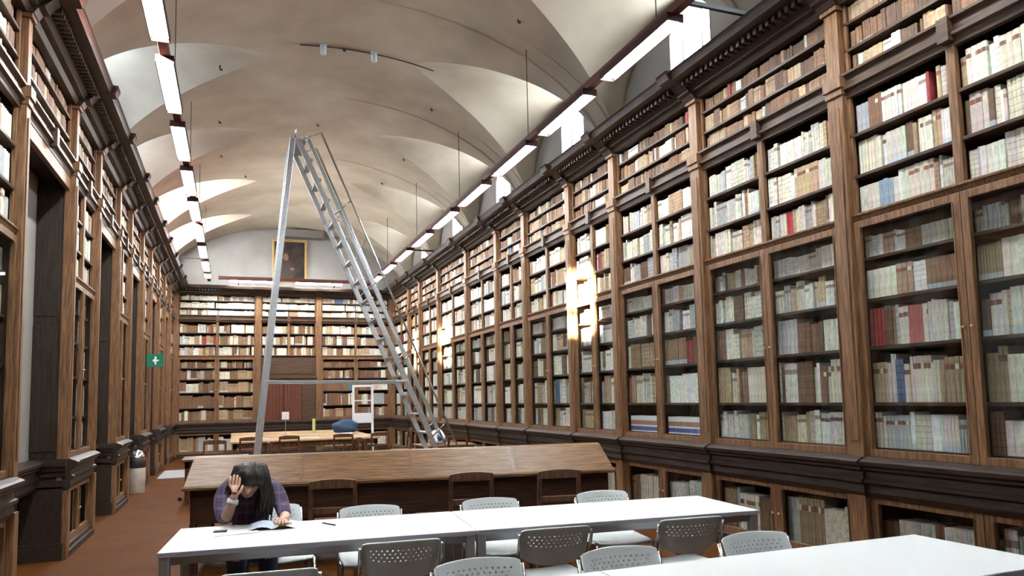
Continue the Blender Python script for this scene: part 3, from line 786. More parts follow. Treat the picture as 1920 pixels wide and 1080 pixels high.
white_table('reading_table', -.25, 2.33, 1.85, .80, R(.2), 'white table just outside the lower left of the frame, near row', 'white reading tables')
white_table('reading_table', 1.605, 2.335, 1.97, .80, R(.2), 'white table filling the bottom right corner of the picture', 'white reading tables')

# ---------------------------------------------------------------- grey perforated chairs
def perforated_back():
    # shell: top straight with rounded corners, bottom a shallow U; holes are missing cells in staggered rows
    NX, NZ = 60, 34; w = .43; mb = MB(); idx = {}
    def pt(i, j):
        u = i / NX * 2 - 1; x = u * w / 2; top = .782 - .012 * u * u - .008 * max(0, abs(u) - .9) * 8
        bot = .548 + .060 * abs(u) ** 3; z = top + (bot - top) * j / NZ
        y = -.062 * u * u + .085 * (1 - j / NZ) - .0
        return (x, y, z)
    V = [pt(i, j) for j in range(NZ + 1) for i in range(NX + 1)]; F = []
    for j in range(NZ):
        for i in range(NX):
            row = j // 3
            hole = 6 <= j < 18 and j % 3 == 1 and (i + (2 if row % 2 else 0)) % 4 == 1 and 6 < i < NX - 6
            if not hole: F.append((j * (NX + 1) + i, j * (NX + 1) + i + 1, (j + 1) * (NX + 1) + i + 1, (j + 1) * (NX + 1) + i))
    return mb.add(V, F)
def make_grey_chair():
    """sitter faces -y; the back is at +y"""
    r = empty('perforated_chair', place(0, 0), 'x', 'chair')
    bk = perforated_back().build('backrest', M_SHELL, r, True, M=Matrix.Translation((0, .20, 0)))
    s = bk.modifiers.new('solid', 'SOLIDIFY'); s.thickness = .008
    mb = MB(); NX, NY = 16, 16; V = []; F = []
    for j in range(NY + 1):
        for i in range(NX + 1):
            u = i / NX * 2 - 1; v = j / NY * 2 - 1
            x = u * .225 * (1 - .05 * max(0, -v)); y = v * .215; z = .45 + .012 * u * u - .02 * max(0, -v - .6) ** 2 * 4 + .012 * max(0, v)
            V.append((x, y, z))
    for j in range(NY):
        for i in range(NX): F.append((j * (NX + 1) + i, j * (NX + 1) + i + 1, (j + 1) * (NX + 1) + i + 1, (j + 1) * (NX + 1) + i))
    st = mb.add(V, F).build('seat', M_SHELL, r, True); s = st.modifiers.new('solid', 'SOLIDIFY'); s.thickness = .014
    for sx in (-1, 1):
        x = sx * .228
        MB().tube([(x, .232, .745), (x, .190, .60), (x, .17, .46), (x, .25, .02), (x, .252, .0)], .011, 8).build('leg', M_CHROME, r, True)
        MB().tube([(x, -.20, .44), (x, -.23, .0)], .011, 8).build('leg', M_CHROME, r, True)
        MB().tube([(x, .20, .44), (x, -.20, .44)], .010, 8).build('side_rail', M_CHROME, r, True)
    MB().tube([(-.228, -.17, .435), (.228, -.17, .435)], .009, 8).build('cross_rail', M_CHROME, r, True)
    return r
gc0 = None
def grey_chair(x, y, rz, label, group):
    global gc0
    if gc0 is None: gc0 = c_ = make_grey_chair()
    else: c_ = copy_tree(gc0)
    c_.matrix_world = place(x, y, 0, rz); tag(c_, label, 'chair', group); return c_
# near side of the farther row: backs towards the camera
G1, G2, G3 = 'grey chairs on the near side of the farther table row', 'grey chairs on the far side of the farther table row', 'grey chairs on the far side of the nearer table row'
for u, lab in ((.18, 'grey perforated chair at the left, its back low behind the woman\'s table edge'), (.91, 'grey perforated chair, back to us, left of the table joint'), (1.83, 'grey perforated chair, back to us, in the middle of the row'), (2.73, 'grey perforated chair, back to us, at the right end of the farther row')):
    x, y = {.18: (.20, 4.00), .91: (.90, 4.36), 1.83: (1.83, 4.34), 2.73: (2.73, 4.26)}[u]
    if u == .18: grey_chair(x - .02, y - .08, R(-4), lab, G1).rotation_euler.z = R(176)
    else: grey_chair(x, y, R(176), lab, G1)
for x, y, lab in ((.93, 5.30, 'pale grey chair top showing behind the farther table, first to the right of the woman'), (1.84, 5.23, 'pale grey chair top behind the farther table, above its middle'), (2.78, 5.18, 'pale grey chair top behind the farther table, nearest the right bookcases')):
    grey_chair(x, y, R(-4), lab, G2)
for x, y, lab in ((1.10, 3.20, 'pale grey chair at the bottom centre of the picture'), (1.83, 3.14, 'pale grey chair top just right of the bottom centre'), (2.68, 3.16, 'pale grey chair top in front of the low cupboards at the right'), (.2, 3.2, 'pale grey chair just below the bottom left of the frame')):
    grey_chair(x, y, R(0), lab, G3)
for x, y, lab in ((2.46, 2.13, 'grey chair at the very bottom edge, left of the corner chair'), (3.1, 2.1, 'grey chair back peeping in at the bottom right corner')):
    grey_chair(x, y, R(180), lab, 'grey chairs on the near side of the nearer table row')
grey_chair(.30, 5.72, R(8), 'pale grey chair the woman sits on', 'grey chairs on the far side of the farther table row')

# ---------------------------------------------------------------- long sloping wooden desk
RD = R(-8.85)
dr = empty('reading_desk', place(-.42, 7.40, 0, RD), 'long brown wooden desk with a sloping polished top behind the woman', 'desk')
DL = 4.12
tp = MB(); tp.extrude([(0, .78), (0, .805), (.02, .815), (.44, 1.035), (.50, 1.045), (.56, 1.035), (.98, .815), (1.0, .805), (1.0, .78), (.56, 1.005), (.44, 1.005)], 0, DL)
tp.build('sloping_top', M_DESK, dr, bevel=.004)
lp = MB(); lp.box(-.01, DL + .01, -.03, 0, .77, .80); lp.box(-.01, DL + .01, 1.0, 1.03, .77, .80); lp.build('edge_lip', M_DESK, dr, bevel=.006)
for k in range(1, 4): MB().add([(DL * k / 4 - .018, .02, .8165), (DL * k / 4 + .018, .02, .8165), (DL * k / 4 + .018, .44, 1.0365), (DL * k / 4 - .018, .44, 1.0365)], [(0, 1, 2, 3)]).build('inlay_strip', M_CHW, dr)
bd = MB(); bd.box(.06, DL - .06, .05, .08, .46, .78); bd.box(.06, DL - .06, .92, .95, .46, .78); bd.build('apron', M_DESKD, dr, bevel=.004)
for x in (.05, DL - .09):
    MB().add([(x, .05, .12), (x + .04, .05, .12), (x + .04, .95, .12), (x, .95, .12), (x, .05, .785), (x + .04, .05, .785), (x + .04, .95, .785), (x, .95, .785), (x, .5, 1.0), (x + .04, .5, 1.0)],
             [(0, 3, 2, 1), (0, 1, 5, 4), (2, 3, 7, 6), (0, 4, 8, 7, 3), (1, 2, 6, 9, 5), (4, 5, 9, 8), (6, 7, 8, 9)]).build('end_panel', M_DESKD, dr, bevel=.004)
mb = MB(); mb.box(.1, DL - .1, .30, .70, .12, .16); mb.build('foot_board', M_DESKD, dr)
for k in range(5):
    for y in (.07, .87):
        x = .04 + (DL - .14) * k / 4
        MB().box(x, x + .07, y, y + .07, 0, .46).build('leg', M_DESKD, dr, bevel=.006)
MB().tube([(-.03, .01, .70), (-.03, .03, .70)], .02, 10).build('knob', M_DESKD, dr, True)

# ---------------------------------------------------------------- wooden chairs
def make_wood_chair():
    """sitter faces +y, the back is at -y"""
    r = empty('wooden_chair', place(0, 0), 'x', 'chair')
    MB().box(-.20, .20, -.19, .22, .43, .455).build('seat', M_CHW, r, bevel=.01)
    for sx in (-1, 1):
        MB().bar((sx * .18, -.19, 0), (sx * .18, -.17, .46), .035, .035, (0, 1, 0)).bar((sx * .18, -.17, .455), (sx * .175, -.22, .90), .035, .032, (0, 1, 0)).build('leg', M_CHW, r, bevel=.004)
        MB().bar((sx * .175, .19, 0), (sx * .175, .19, .435), .035, .035, (0, 1, 0)).build('leg', M_CHW, r, bevel=.004)
    t = MB(); N = 10
    for i in range(N):
        a = i / N * 2 - 1; b = (i + 1) / N * 2 - 1; za, zb = .905 + .015 * (1 - a * a), .905 + .015 * (1 - b * b)
        t.add([(a * .185, -.235, .845), (b * .185, -.235, .845), (b * .185, -.235, zb), (a * .185, -.235, za), (a * .185, -.21, .845), (b * .185, -.21, .845), (b * .185, -.21, zb), (a * .185, -.21, za)],
              [(0, 1, 2, 3), (7, 6, 5, 4), (3, 2, 6, 7), (0, 4, 5, 1), (0, 3, 7, 4), (1, 5, 6, 2)])
    t.build('top_rail', M_CHW, r)
    MB().box(-.165, .165, -.215, -.195, .64, .69).build('back_slat', M_CHW, r, bevel=.004)
    MB().box(-.165, .165, .18, .20, .37, .42).box(-.165, .165, -.185, -.165, .37, .42).build('seat_rail', M_CHW, r)
    return r
wc0 = None
def wood_chair(x, y, rz, label, group):
    global wc0
    if wc0 is None: wc0 = c_ = make_wood_chair()
    else: c_ = copy_tree(wc0)
    c_.matrix_world = place(x, y, 0, rz); tag(c_, label, 'chair', group); return c_
GW = 'dark wooden chairs drawn up to the long desk'
wood_chair(.80, 6.44, RD, 'dark wooden chair before the long desk, nearest the woman', GW)
wood_chair(1.96, 6.36, RD, 'dark wooden chair before the middle of the long desk', GW)
wood_chair(2.70, 6.16, RD, 'dark wooden chair before the right end of the long desk', GW)

# ---------------------------------------------------------------- tall aluminium ladder
lr = empty('rolling_ladder', place(0, 0), 'very tall aluminium A-frame library ladder with handrails behind the long desk', 'ladder')
YN, YQ = 9.75, 10.35
apex = (.80, 5.0); footR = (2.93, .06); footL = (.20, .03)
def lerp(a, b, t): return tuple(a[i] + (b[i] - a[i]) * t for i in range(len(a)))
for y in (YN, YQ):
    MB().bar((footL[0], y, footL[1]), (.69, y, 5.0), .07, .05, (0, 1, 0)).build('prop_leg', M_ALU, lr, bevel=.005)
for z in (1.82, 3.3):
    t = z / 5; x = .20 + .49 * t
    MB().bar((x, YN, z), (x, YQ, z), .04, .04).build('prop_rung', M_ALU, lr)
xr = lerp(apex, footR, (5.0 - 1.80) / 4.94)[0]
for y in (YN,): MB().bar((.38, y, 1.82), (xr, y, 1.80), .055, .035, (0, 0, 1)).build('tie_bar', M_ALU, lr, bevel=.004)
MB().bar((.38, YQ, 1.82), (xr, YQ, 1.80), .055, .035, (0, 0, 1)).build('tie_bar', M_ALU, lr, bevel=.004)
for y in (YN, YQ):
    MB().bar((apex[0] - .05, y, apex[1]), (footR[0], y, footR[1]), .03, .065, (0, 0, 1)).build('stile', M_ALU, lr, bevel=.005)
    # extension section riding above the lower one
    a = lerp(apex, footR, -.0); b = lerp(apex, footR, .80)
    MB().bar((a[0] + .09, y + (.05 if y == YN else -.05), a[1] + .02), (b[0] + .12, y + (.05 if y == YN else -.05), b[1] + .05), .025, .05, (0, 0, 1)).build('stile', M_ALU, lr, bevel=.005)
NR = 19
for k in range(1, NR):
    p = lerp(apex, footR, k / NR)
    MB().box(p[0] - .035, p[0] + .035, YN, YQ, p[1] - .01, p[1] + .01).build('tread', M_ALU, lr)
for y in (YN - .02, YQ + .02):
    pts = [lerp(apex, footR, t) for t in (0.02, .25, .5, .75, .93)]
    off = (.21, .20)
    hp = [(p[0] + off[0], y, p[1] + off[1]) for p in pts]
    e = lerp(apex, footR, .99)
    MB().tube([(apex[0] + .02, y, apex[1] + .0)] + hp + [(e[0] + .16, y, e[1] + .05)], .013, 8).build('handrail', M_CHROME, lr, True)
    for t in (.2, .4, .6, .8, .93):
        p = lerp(apex, footR, t); MB().tube([(p[0], y, p[1]), (p[0] + off[0], y, p[1] + off[1])], .009, 6).build('rail_post', M_CHROME, lr, True)
for t in (.3, .93):
    p = lerp(apex, footR, t); MB().tube([(p[0] + .21, YN, p[1] + .20), (p[0] + .21, YQ, p[1] + .20)], .012, 6).build('cross_brace', M_ALU, lr, True)
MB().box(.66, .86, YN - .02, YQ + .02, 4.97, 5.0).build('top_platform', M_ALU, lr, bevel=.004)
for y in (YN, YQ): MB().tube([(.72, y, 5.0), (.72, y, 5.1), (.74, y, 5.17)], .012, 6).build('top_post', M_ALU, lr, True)
for x, y in ((.20, YN), (.20, YQ), (2.95, YN), (2.95, YQ)):
    MB().lathe([(.035, -.015), (.05, -.012), (.05, .012), (.035, .015)], 14).build('wheel', M_BLACK, lr, True, M=Matrix.Translation((x, y, .05)) @ Matrix.Rotation(R(90), 4, 'X'))
MB().box(2.80, 3.10, YN - .04, YQ + .04, .10, .14).build('base_plate', M_ALU, lr, bevel=.004)

# ---------------------------------------------------------------- far reading tables and their clutter
def wood_table(name, x0, x1, y0, y1, z, label, group=None, m=M_OAK):
    r = empty(name, place(x0, y0), label, 'table', group); W, D = x1 - x0, y1 - y0
    MB().box(0, W, 0, D, z - .035, z).build('tabletop', m, r, bevel=.006)
    MB().box(.05, W - .05, .05, .08, z - .14, z - .035).box(.05, W - .05, D - .08, D - .05, z - .14, z - .035).box(.05, .08, .05, D - .05, z - .14, z - .035).box(W - .08, W - .05, .05, D - .05, z - .14, z - .035).build('apron', M_CHW, r)
    for a in (.05, W - .12):
        for b in (.05, D - .12): MB().box(a, a + .07, b, b + .07, 0, z - .035).build('leg', M_CHW, r, bevel=.006)
    return r
GT = 'pale wooden tables at the far end'
wood_table('library_table', -.05, 2.9, 15.6, 17.1, .80, 'large pale wooden table across the far end, nearest of the block', GT)
wood_table('library_table', -.05, 2.9, 17.2, 18.7, .80, 'large pale wooden table in the middle of the far block', GT)
wood_table('library_table', -.05, 2.9, 18.8, 20.4, .80, 'large pale wooden table farthest back, with the yellow card holder', GT)
wood_table('library_table', -.75, .25, 12.6, 13.4, .70, 'low dark wooden table seen at the left behind the long desk', GT, M_CHW)
wood_table('library_table', 3.2, 4.2, 13.0, 13.9, .72, 'small brown wooden table by the right bookcases holding a blue and white bag', GT, M_DESK)
wood_table('library_table', .9, 1.9, 12.7, 13.4, .66, 'low brown wooden table in the middle behind the long desk', GT, M_DESK)
GF = 'dark wooden chairs round the far tables'
for x, y, rz, lab in ((.30, 15.1, 0, 'wooden chair at the far table, leftmost, beside the ladder prop'), (1.0, 15.1, 3, 'wooden chair at the far table, second from the left'), (2.05, 15.1, -4, 'wooden chair at the far table, in front of the yellow card holder'), (2.75, 15.1, 5, 'wooden chair at the right end of the far table'),
                      (-.30, 13.9, 180, 'wooden chair beyond the low dark table at the left'), (.35, 12.9, 80, 'wooden chair between the low tables behind the long desk'), (2.3, 13.1, -80, 'wooden chair right of the low middle table'), (3.6, 12.55, 10, 'wooden chair before the small table by the right bookcases'),
                      (3.55, 16.6, 90, 'wooden chair in shade beyond the ladder foot')):
    wood_chair(x, y, R(rz), lab, GF)
s = empty('desk_sign', place(1.13, 17.9, .80), 'small white square sign on a thin stand on the far table', 'sign')
MB().lathe([(.07, 0), (.07, .012), (.01, .02)], 14).build('base', M_LEG, s, True)
MB().tube([(0, 0, .01), (0, 0, .40)], .008, 6).build('stand', M_LEG, s)
MB().box(-.08, .08, -.006, .006, .36, .54).build('panel', M_PAPER, s, bevel=.003)
s = empty('card_holder', place(2.0, 19.0, .80, R(-8)), 'yellow-green L-shaped card holder standing on the far table', 'holder')
MB().box(-.16, .16, -.08, .08, 0, .03).build('tray', M_YELLOW, s, bevel=.003); MB().box(-.16, -.09, -.02, .02, .03, .34).build('upright', M_YELLOW, s, bevel=.003)
def blob(name, c, sx, sy, sz, m, seed, n=2, parent=None, amp=.12):
    bm = bmesh.new(); bmesh.ops.create_icosphere(bm, subdivisions=n + 1, radius=1); rnd = random.Random(seed)
    ph = [rnd.uniform(0, 6) for _ in range(6)]
    for v in bm.verts:
        k = 1 + amp * (math.sin(3 * v.co.x + ph[0]) * math.sin(4 * v.co.y + ph[1]) + .6 * math.sin(6 * v.co.z + ph[2] + 3 * v.co.x))
        v.co = Vector((v.co.x * sx * k, v.co.y * sy * k, max(v.co.z, -.72) * sz * k))
    me = bpy.data.meshes.new(name); bm.to_mesh(me); bm.free(); me.materials.append(m)
    me.polygons.foreach_set('use_smooth', [True] * len(me.polygons))
    o = bpy.data.objects.new(name, me); COL.objects.link(o); o.location = c
    if parent: o.parent = parent
    return o
tag(blob('coat', (2.55, 18.3, .80 + .13), .30, .18, .18, M_BLUE, 3), 'dark blue coat heaped on the far table beside the white frame', 'coat')
bag = empty('carrier_bag', place(3.55, 13.4, .72), 'crumpled blue and white carrier bag on the small table by the right bookcases', 'bag')
blob('bag_body', (0, 0, .12), .15, .10, .16, M_PAPER, 5, parent=bag); blob('blue_print', (.02, -.055, .13), .06, .06, .09, mat('print_blue', (.05, .12, .40), .5), 8, parent=bag)
# white tubular frame (book trolley) beyond the tables
tr = empty('book_trolley', place(3.35, 20.6, 0), 'white metal trolley frame standing by the far wall bookcase', 'trolley')
for x in (-.26, .26):
    MB().box(x - .03, x + .03, -.03, .03, .08, 2.0).build('post', M_WHITE, tr, bevel=.005)
    MB().box(x - .03, x + .03, -.35, .35, .08, .13).build('foot', M_WHITE, tr, bevel=.005)
MB().box(-.26, .26, -.03, .03, 1.94, 2.0).build('top_bar', M_WHITE, tr, bevel=.005)
MB().box(-.26, .26, -.02, .02, .95, 1.22).build('panel', M_WHITE, tr, bevel=.005)
MB().box(-.26, .26, -.02, .02, 1.55, 1.58).build('cross_bar', M_WHITE, tr)
for x in (-.26, .26):
    for y in (-.32, .32): MB().lathe([(.02, -.012), (.04, -.01), (.04, .01), (.02, .012)], 12).build('castor', M_BLACK, tr, True, M=Matrix.Translation((x, y, .04)) @ Matrix.Rotation(R(90), 4, 'Y'))
# papers and open volumes lying on the far tables
for i, (x, y, rz, lab) in enumerate(((2.3, 16.3, 20, 'open papers on the near right part of the far table'), (1.5, 16.1, -10, 'sheet of paper near the middle of the far table'), (2.6, 17.6, 35, 'open papers farther back on the right of the far tables'), (.5, 16.4, 5, 'sheet of paper at the left of the far table'))):
    p = MB(); p.add([(-.2, -.14, 0), (0, -.14, .015), (0, .14, .015), (-.2, .14, 0), (.2, -.14, .0), (.2, .14, .0)], [(0, 1, 2, 3), (1, 4, 5, 2)]).add([(-.2, -.14, .002), (0, -.14, .019), (.2, -.14, .002), (.2, .14, .002), (0, .14, .019), (-.2, .14, .002)], [(0, 1, 4, 5), (1, 2, 3, 4)])
    o = p.build('paper', M_PAPER); o.matrix_world = place(x, y, .802, R(rz)); tag(o, lab, 'paper', 'papers on the far tables')

# ---------------------------------------------------------------- bin, mat, exit sign
b = empty('waste_bin', place(-1.62, 14.85), 'beige rubbish bin with a shiny domed steel lid beside the left bookcases', 'bin')
MB().lathe([(.145, 0), (.15, .01), (.155, .44), (.15, .45)], 28).build('body', M_BINB, b, True)
MB().lathe([(.15, .45), (.155, .46), (.155, .60), (.15, .61)], 28).build('collar', M_BLACK, b, True)
MB().lathe([(.15, .61)] + [(.15 * math.cos(a), .61 + .16 * math.sin(a)) for a in [R(k) for k in range(5, 90, 8)]] + [(.004, .771)], 28).build('domed_lid', M_CHROME, b, True)
tag(MB().box(-1.5, -.62, 17.3, 19.3, 0, .02).build('doormat', M_MAT, bevel=.006), 'flat grey mat across the floor by the left bookcases', 'mat')
e = empty('exit_sign', place(-1.47, 16.3, 2.45), 'green emergency exit sign sticking out from the left bookcases', 'sign')
MB().box(-.17, .15, -.015, .015, -.13, .13).build('panel', M_GREEN, e, bevel=.004)
ar = MB(); y = -.017
ar.add([(-.02, y, -.015), (.06, y, -.015), (.06, y, .015), (-.02, y, .015)], [(0, 1, 2, 3)]); ar.add([(-.06, y, 0), (-.01, y, -.045), (-.01, y, .045)], [(0, 1, 2)])
ar.add([(-.015, y - .001, -.08), (.015, y - .001, -.08), (.015, y - .001, .08), (-.015, y - .001, .08)], [(0, 1, 2, 3)])
ar.build('symbol', M_PAPER, e)
MB().bar((-.17, 0, .0), (-.27, 0, .0), .02, .02).build('arm', M_DARKM, e)

# ---------------------------------------------------------------- things on the woman's table
bk = empty('open_magazine', place(*(.25, 5.14), .742, R(-6)), 'open magazine with a blue-white cover in front of the woman', 'magazine')
def pages(sgn, m, dz=0, nm='page'):
    V = []; N = 10
    for i in range(N + 1):
        t = i / N; x = sgn * .15 * t; z = dz + .002 + .022 * math.sin(math.pi * min(1, t * 1.05)) * (1 - .4 * t)
        V += [(x, -.10, z), (x, .11, z + .012)]
    return MB().add(V, [(2 * i, 2 * i + 2, 2 * i + 3, 2 * i + 1) for i in range(N)])
pg1 = pages(-1, None).build('page', mat('pale_blue_page', (.62, .70, .84), .5), bk, True); pg2 = pages(1, None).build('page', M_PAPER, bk, True)
mt = mat('printed_photo', (.35, .17, .20), .5)
MB().add([(.03, -.075, .026), (.12, -.075, .022), (.12, -.01, .025), (.03, -.01, .030)], [(0, 1, 2, 3)]).build('picture', mt, bk)
tag(MB().tube([(.565, 5.13, .746), (.63, 5.0, .746)], .005, 6).build('pencil', M_DARKM), 'thin dark pencil lying on the white table to the right of the magazine', 'pencil')
ph = empty('phone', place(-.07, 5.10, .742, R(-10)), 'small dark phone on the table corner by the woman\'s elbow', 'phone')
MB().box(-.04, .04, -.022, .022, 0, .012).build('case', M_BLACK, ph, bevel=.004)
tag(MB().box(-.13, .13, -.09, .09, 0, .003).build('note_sheet', M_PAPER, M=place(.02, 5.06, .7405, R(4))), 'loose white sheet under the woman\'s elbow', 'paper')
# jacket over her chair back? the photograph shows the pale chair corner only

# ---------------------------------------------------------------- the reading woman
def skin_obj(name, verts, edges, radii, root_i, m, parent=None, sub=2):
    me = bpy.data.meshes.new(name); me.from_pydata(verts, edges, [])
    o = bpy.data.objects.new(name, me); COL.objects.link(o)
    s = o.modifiers.new('skin', 'SKIN'); s.use_smooth_shade = True
    ly = me.skin_vertices[0].data if len(me.skin_vertices) else None
    if ly is None:
        bm = bmesh.new(); bm.from_mesh(me); bm.verts.layers.skin.verify(); bm.to_mesh(me); bm.free(); ly = me.skin_vertices[0].data
    for i, r_ in enumerate(radii):
        ly[i].radius = r_ if isinstance(r_, tuple) else (r_, r_); ly[i].use_root = (i == root_i)
    sb = o.modifiers.new('sub', 'SUBSURF'); sb.levels = sub; sb.render_levels = sub
    dg = bpy.context.evaluated_depsgraph_get(); dg.update()
    nm = bpy.data.meshes.new_from_object(o.evaluated_get(dg)); o.modifiers.clear(); o.data = nm; nm.materials.clear(); nm.materials.append(m)
    nm.polygons.foreach_set('use_smooth', [True] * len(nm.polygons))
    if parent: o.parent = parent
    return o
def chain(V, E, Rr, start, pts):
    prev = start
    for p, r_ in pts:
        V.append(p); Rr.append(r_); i = len(V) - 1
        if prev is not None: E.append((prev, i))
        prev = i
    return prev
V, E, Q = [], [], []
pel = chain(V, E, Q, None, [((.13, 5.78, .54), (.135, .10))])
ch = chain(V, E, Q, pel, [((.125, 5.74, .70), (.115, .085)), ((.12, 5.66, .85), (.125, .09)), ((.115, 5.57, .96), (.12, .075))])
nk = chain(V, E, Q, ch, [((.113, 5.48, 1.01), .052), ((.112, 5.42, 1.025), .048)])
# head pitched forward and down: crown towards the camera and up
hd = chain(V, E, Q, nk, [((.108, 5.345, 1.022), (.072, .075)), ((.106, 5.29, 1.04), (.078, .088)), ((.104, 5.235, 1.055), (.060, .066))])
face = len(V) - 2
chin = chain(V, E, Q, len(V) - 3, [((.095, 5.30, .955), (.040, .038)), ((.090, 5.285, .925), (.026, .024))])
nose = chain(V, E, Q, len(V) - 4, [((.094, 5.215, .985), .020), ((.092, 5.19, .965), .012)])
# right arm (viewer's left): elbow on the table, hand to the brow
sh = chain(V, E, Q, ch, [((.0, 5.56, .965), .062), ((-.055, 5.52, .93), .058), ((-.065, 5.42, .85), .046), ((-.045, 5.31, .785), .040)])
wr = chain(V, E, Q, sh, [((-.018, 5.235, .86), .036), ((.006, 5.19, .935), .026), ((.010, 5.185, .958), (.030, .018))])
palm = chain(V, E, Q, wr, [((.012, 5.185, .995), (.038, .017))])
for k, (dx, ln) in enumerate(((-.030, .058), (-.010, .068), (.010, .064), (.028, .052))):
    b0 = (.012 + dx, 5.186, 1.022)
    chain(V, E, Q, palm, [(b0, .0095), ((b0[0] + .002, 5.196, 1.022 + ln * .5), .009), ((b0[0] + .008, 5.215, 1.022 + ln), .0075)])
chain(V, E, Q, wr, [((.042, 5.180, .975), .012), ((.058, 5.186, 1.0), .0095), ((.064, 5.196, 1.02), .0085)])
# left arm: forearm on the table, hand on the magazine
sh2 = chain(V, E, Q, ch, [((.225, 5.56, .955), .062), ((.285, 5.52, .925), .058), ((.315, 5.45, .85), .046), ((.330, 5.36, .79), .040)])
wr2 = chain(V, E, Q, sh2, [((.335, 5.26, .785), .034), ((.325, 5.17, .785), .025), ((.315, 5.145, .785), (.018, .026))])
palm2 = chain(V, E, Q, wr2, [((.305, 5.11, .785), (.016, .036))])
for k, (dx, ln) in enumerate(((-.032, .052), (-.012, .066), (.010, .070), (.030, .058))):
    b0 = (.300 + dx * 1.0, 5.082, .785)
    chain(V, E, Q, palm2, [(b0, .0095), ((b0[0] - .004, b0[1] - ln * .5, .786), .009), ((b0[0] - .008, b0[1] - ln, .776), .0078)])
chain(V, E, Q, wr2, [((.282, 5.135, .783), .012), ((.262, 5.115, .780), .0095), ((.252, 5.098, .777), .0085)])
# legs under the table
for sx in (-1, 1):
    chain(V, E, Q, pel, [((.13 + sx * .085, 5.72, .53), .082), ((.13 + sx * .10, 5.50, .53), .072), ((.13 + sx * .10, 5.36, .50), .060), ((.13 + sx * .10, 5.37, .28), .048), ((.13 + sx * .10, 5.42, .09), .036), ((.13 + sx * .10, 5.40, .045), .036), ((.13 + sx * .11, 5.27, .035), .030)])
person = skin_obj('person', V, E, Q, 0, M_SKIN)
tag(person, 'woman in a plaid shirt reading at the white table, head propped on one hand', 'person')
# shirt
V, E, Q = [], [], []
p0 = chain(V, E, Q, None, [((.13, 5.78, .55), (.15, .115))])
c0 = chain(V, E, Q, p0, [((.125, 5.74, .70), (.133, .10)), ((.12, 5.66, .85), (.145, .105)), ((.115, 5.57, .965), (.135, .09))])
chain(V, E, Q, c0, [((.113, 5.51, 1.0), .07)])
chain(V, E, Q, c0, [((.0, 5.56, .975), .078), ((-.058, 5.52, .935), .072), ((-.068, 5.42, .855), .058), ((-.050, 5.31, .792), .050), ((-.036, 5.272, .815), .045)])
chain(V, E, Q, c0, [((.225, 5.56, .965), .078), ((.288, 5.52, .93), .072), ((.318, 5.45, .855), .058), ((.332, 5.36, .797), .050), ((.334, 5.27, .792), .042)])
skin_obj('shirt', V, E, Q, 0, M_PLAID, person)
V, E, Q = [], [], []
p0 = chain(V, E, Q, None, [((.13, 5.79, .53), (.15, .11))])
for sx in (-1, 1):
    chain(V, E, Q, p0, [((.13 + sx * .085, 5.72, .53), .093), ((.13 + sx * .10, 5.50, .53), .082), ((.13 + sx * .10, 5.355, .50), .070), ((.13 + sx * .10, 5.37, .28), .058), ((.13 + sx * .10, 5.42, .10), .050)])
skin_obj('trousers', V, E, Q, 0, M_JEANS, person)
for sx in (-1, 1):
    MB().lathe([(.03, 0), (.042, .004), (.042, .05), (.034, .075)], 16).build('shoe', M_BLACK, person, True, M=Matrix.Translation((.13 + sx * .105, 5.33, 0)) @ Matrix.Diagonal((1, 2.6, 1, 1)))
# white bracelet / cuff
MB().lathe([(.033, -.018), (.037, -.012), (.037, .012), (.033, .018)], 18).build('cuff', M_PAPER, person, True, M=Matrix.Translation((.000, 5.200, .915)) @ Matrix.Rotation(R(-18), 4, 'X') @ Matrix.Rotation(R(14), 4, 'Y'))
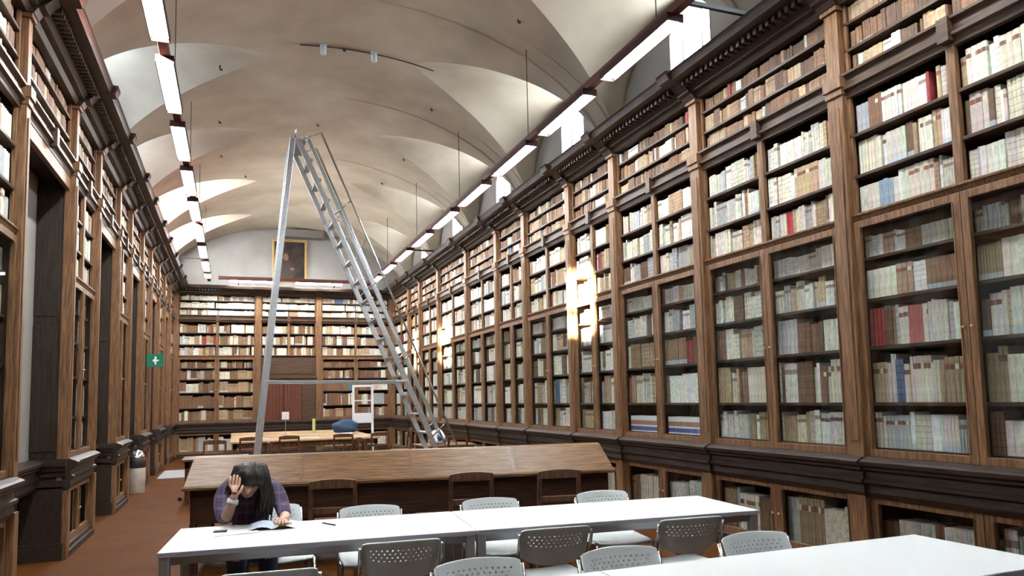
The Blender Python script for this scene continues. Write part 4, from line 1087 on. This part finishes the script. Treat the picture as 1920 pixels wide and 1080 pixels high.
# mouth and closed eyes
MB().tube([(.078, 5.243, .945), (.093, 5.236, .941), (.106, 5.243, .945)], [.002, .005, .002], 8).build('mouth', mat('lips', (.45, .15, .14), .4), person, True)
for dx in (-.032, .032):
    MB().tube([(.096 + dx - .014, 5.222, 1.002), (.096 + dx, 5.214, .998), (.096 + dx + .014, 5.222, 1.002)], [.002, .003, .002], 6).build('eyelid', M_HAIR, person, True)
# hair: cap plus overlapping locks, most of it falling on the viewer's right
hb = MB()
bm = bmesh.new(); bmesh.ops.create_icosphere(bm, subdivisions=4, radius=1)
for v in bm.verts:
    x, y, z = v.co; k = 1 + .04 * math.sin(22 * x + 3 * z) + .03 * math.sin(17 * y + 9 * x)
    X, Y_, Z_ = .110 + x * .112 * k, 5.325 + y * .145 * k, 1.052 + z * .106 * k
    if y < -.1 and z < -.42 and x < .45: Z_ += .055 * min(1, (-z - .42) * 5); Y_ += .05 * min(1, (-z - .42) * 5)      # opened at the face
    v.co = (X, Y_, Z_)
bm.verts.ensure_lookup_table(); hb.add([v.co[:] for v in bm.verts], [tuple(q.index for q in f.verts) for f in bm.faces]); bm.free()
rnd = random.Random(4)
for k in range(120):
    a = rnd.uniform(-1.0, 3.9); rx = .098; side = math.cos(a)
    top = Vector((.112 + .045 * math.cos(a), 5.33 + .05 * math.sin(a), 1.145))
    mid = Vector((.112 + (rx + .012) * math.cos(a), 5.345 + .115 * math.sin(a), 1.05 + rnd.uniform(-.02, .02)))
    ln = (.24 if side > .25 else .09 if side < -.3 else .13) * rnd.uniform(.75, 1.1)
    if math.sin(a) < -.35 and side < .55: ln = .03
    lowp = mid + Vector((.02 * math.cos(a) + rnd.uniform(-.012, .018), rnd.uniform(-.02, .015), -ln * .6)); end = lowp + Vector((rnd.uniform(-.02, .01) - .01, rnd.uniform(-.02, .02), -ln * .45))
    if math.sin(a) < -.35 and side < .55: lowp = mid + Vector((0, -.004, -.025)); end = lowp + Vector((0, .0, -.012))
    q1 = top.lerp(mid, .55) + Vector((.014 * math.cos(a), .014 * math.sin(a), .022))
    hb.tube([top, q1, mid, lowp, end], [.010, .015, .016, .012, .004], 6)
hb.build('hair', M_HAIR, person, True)
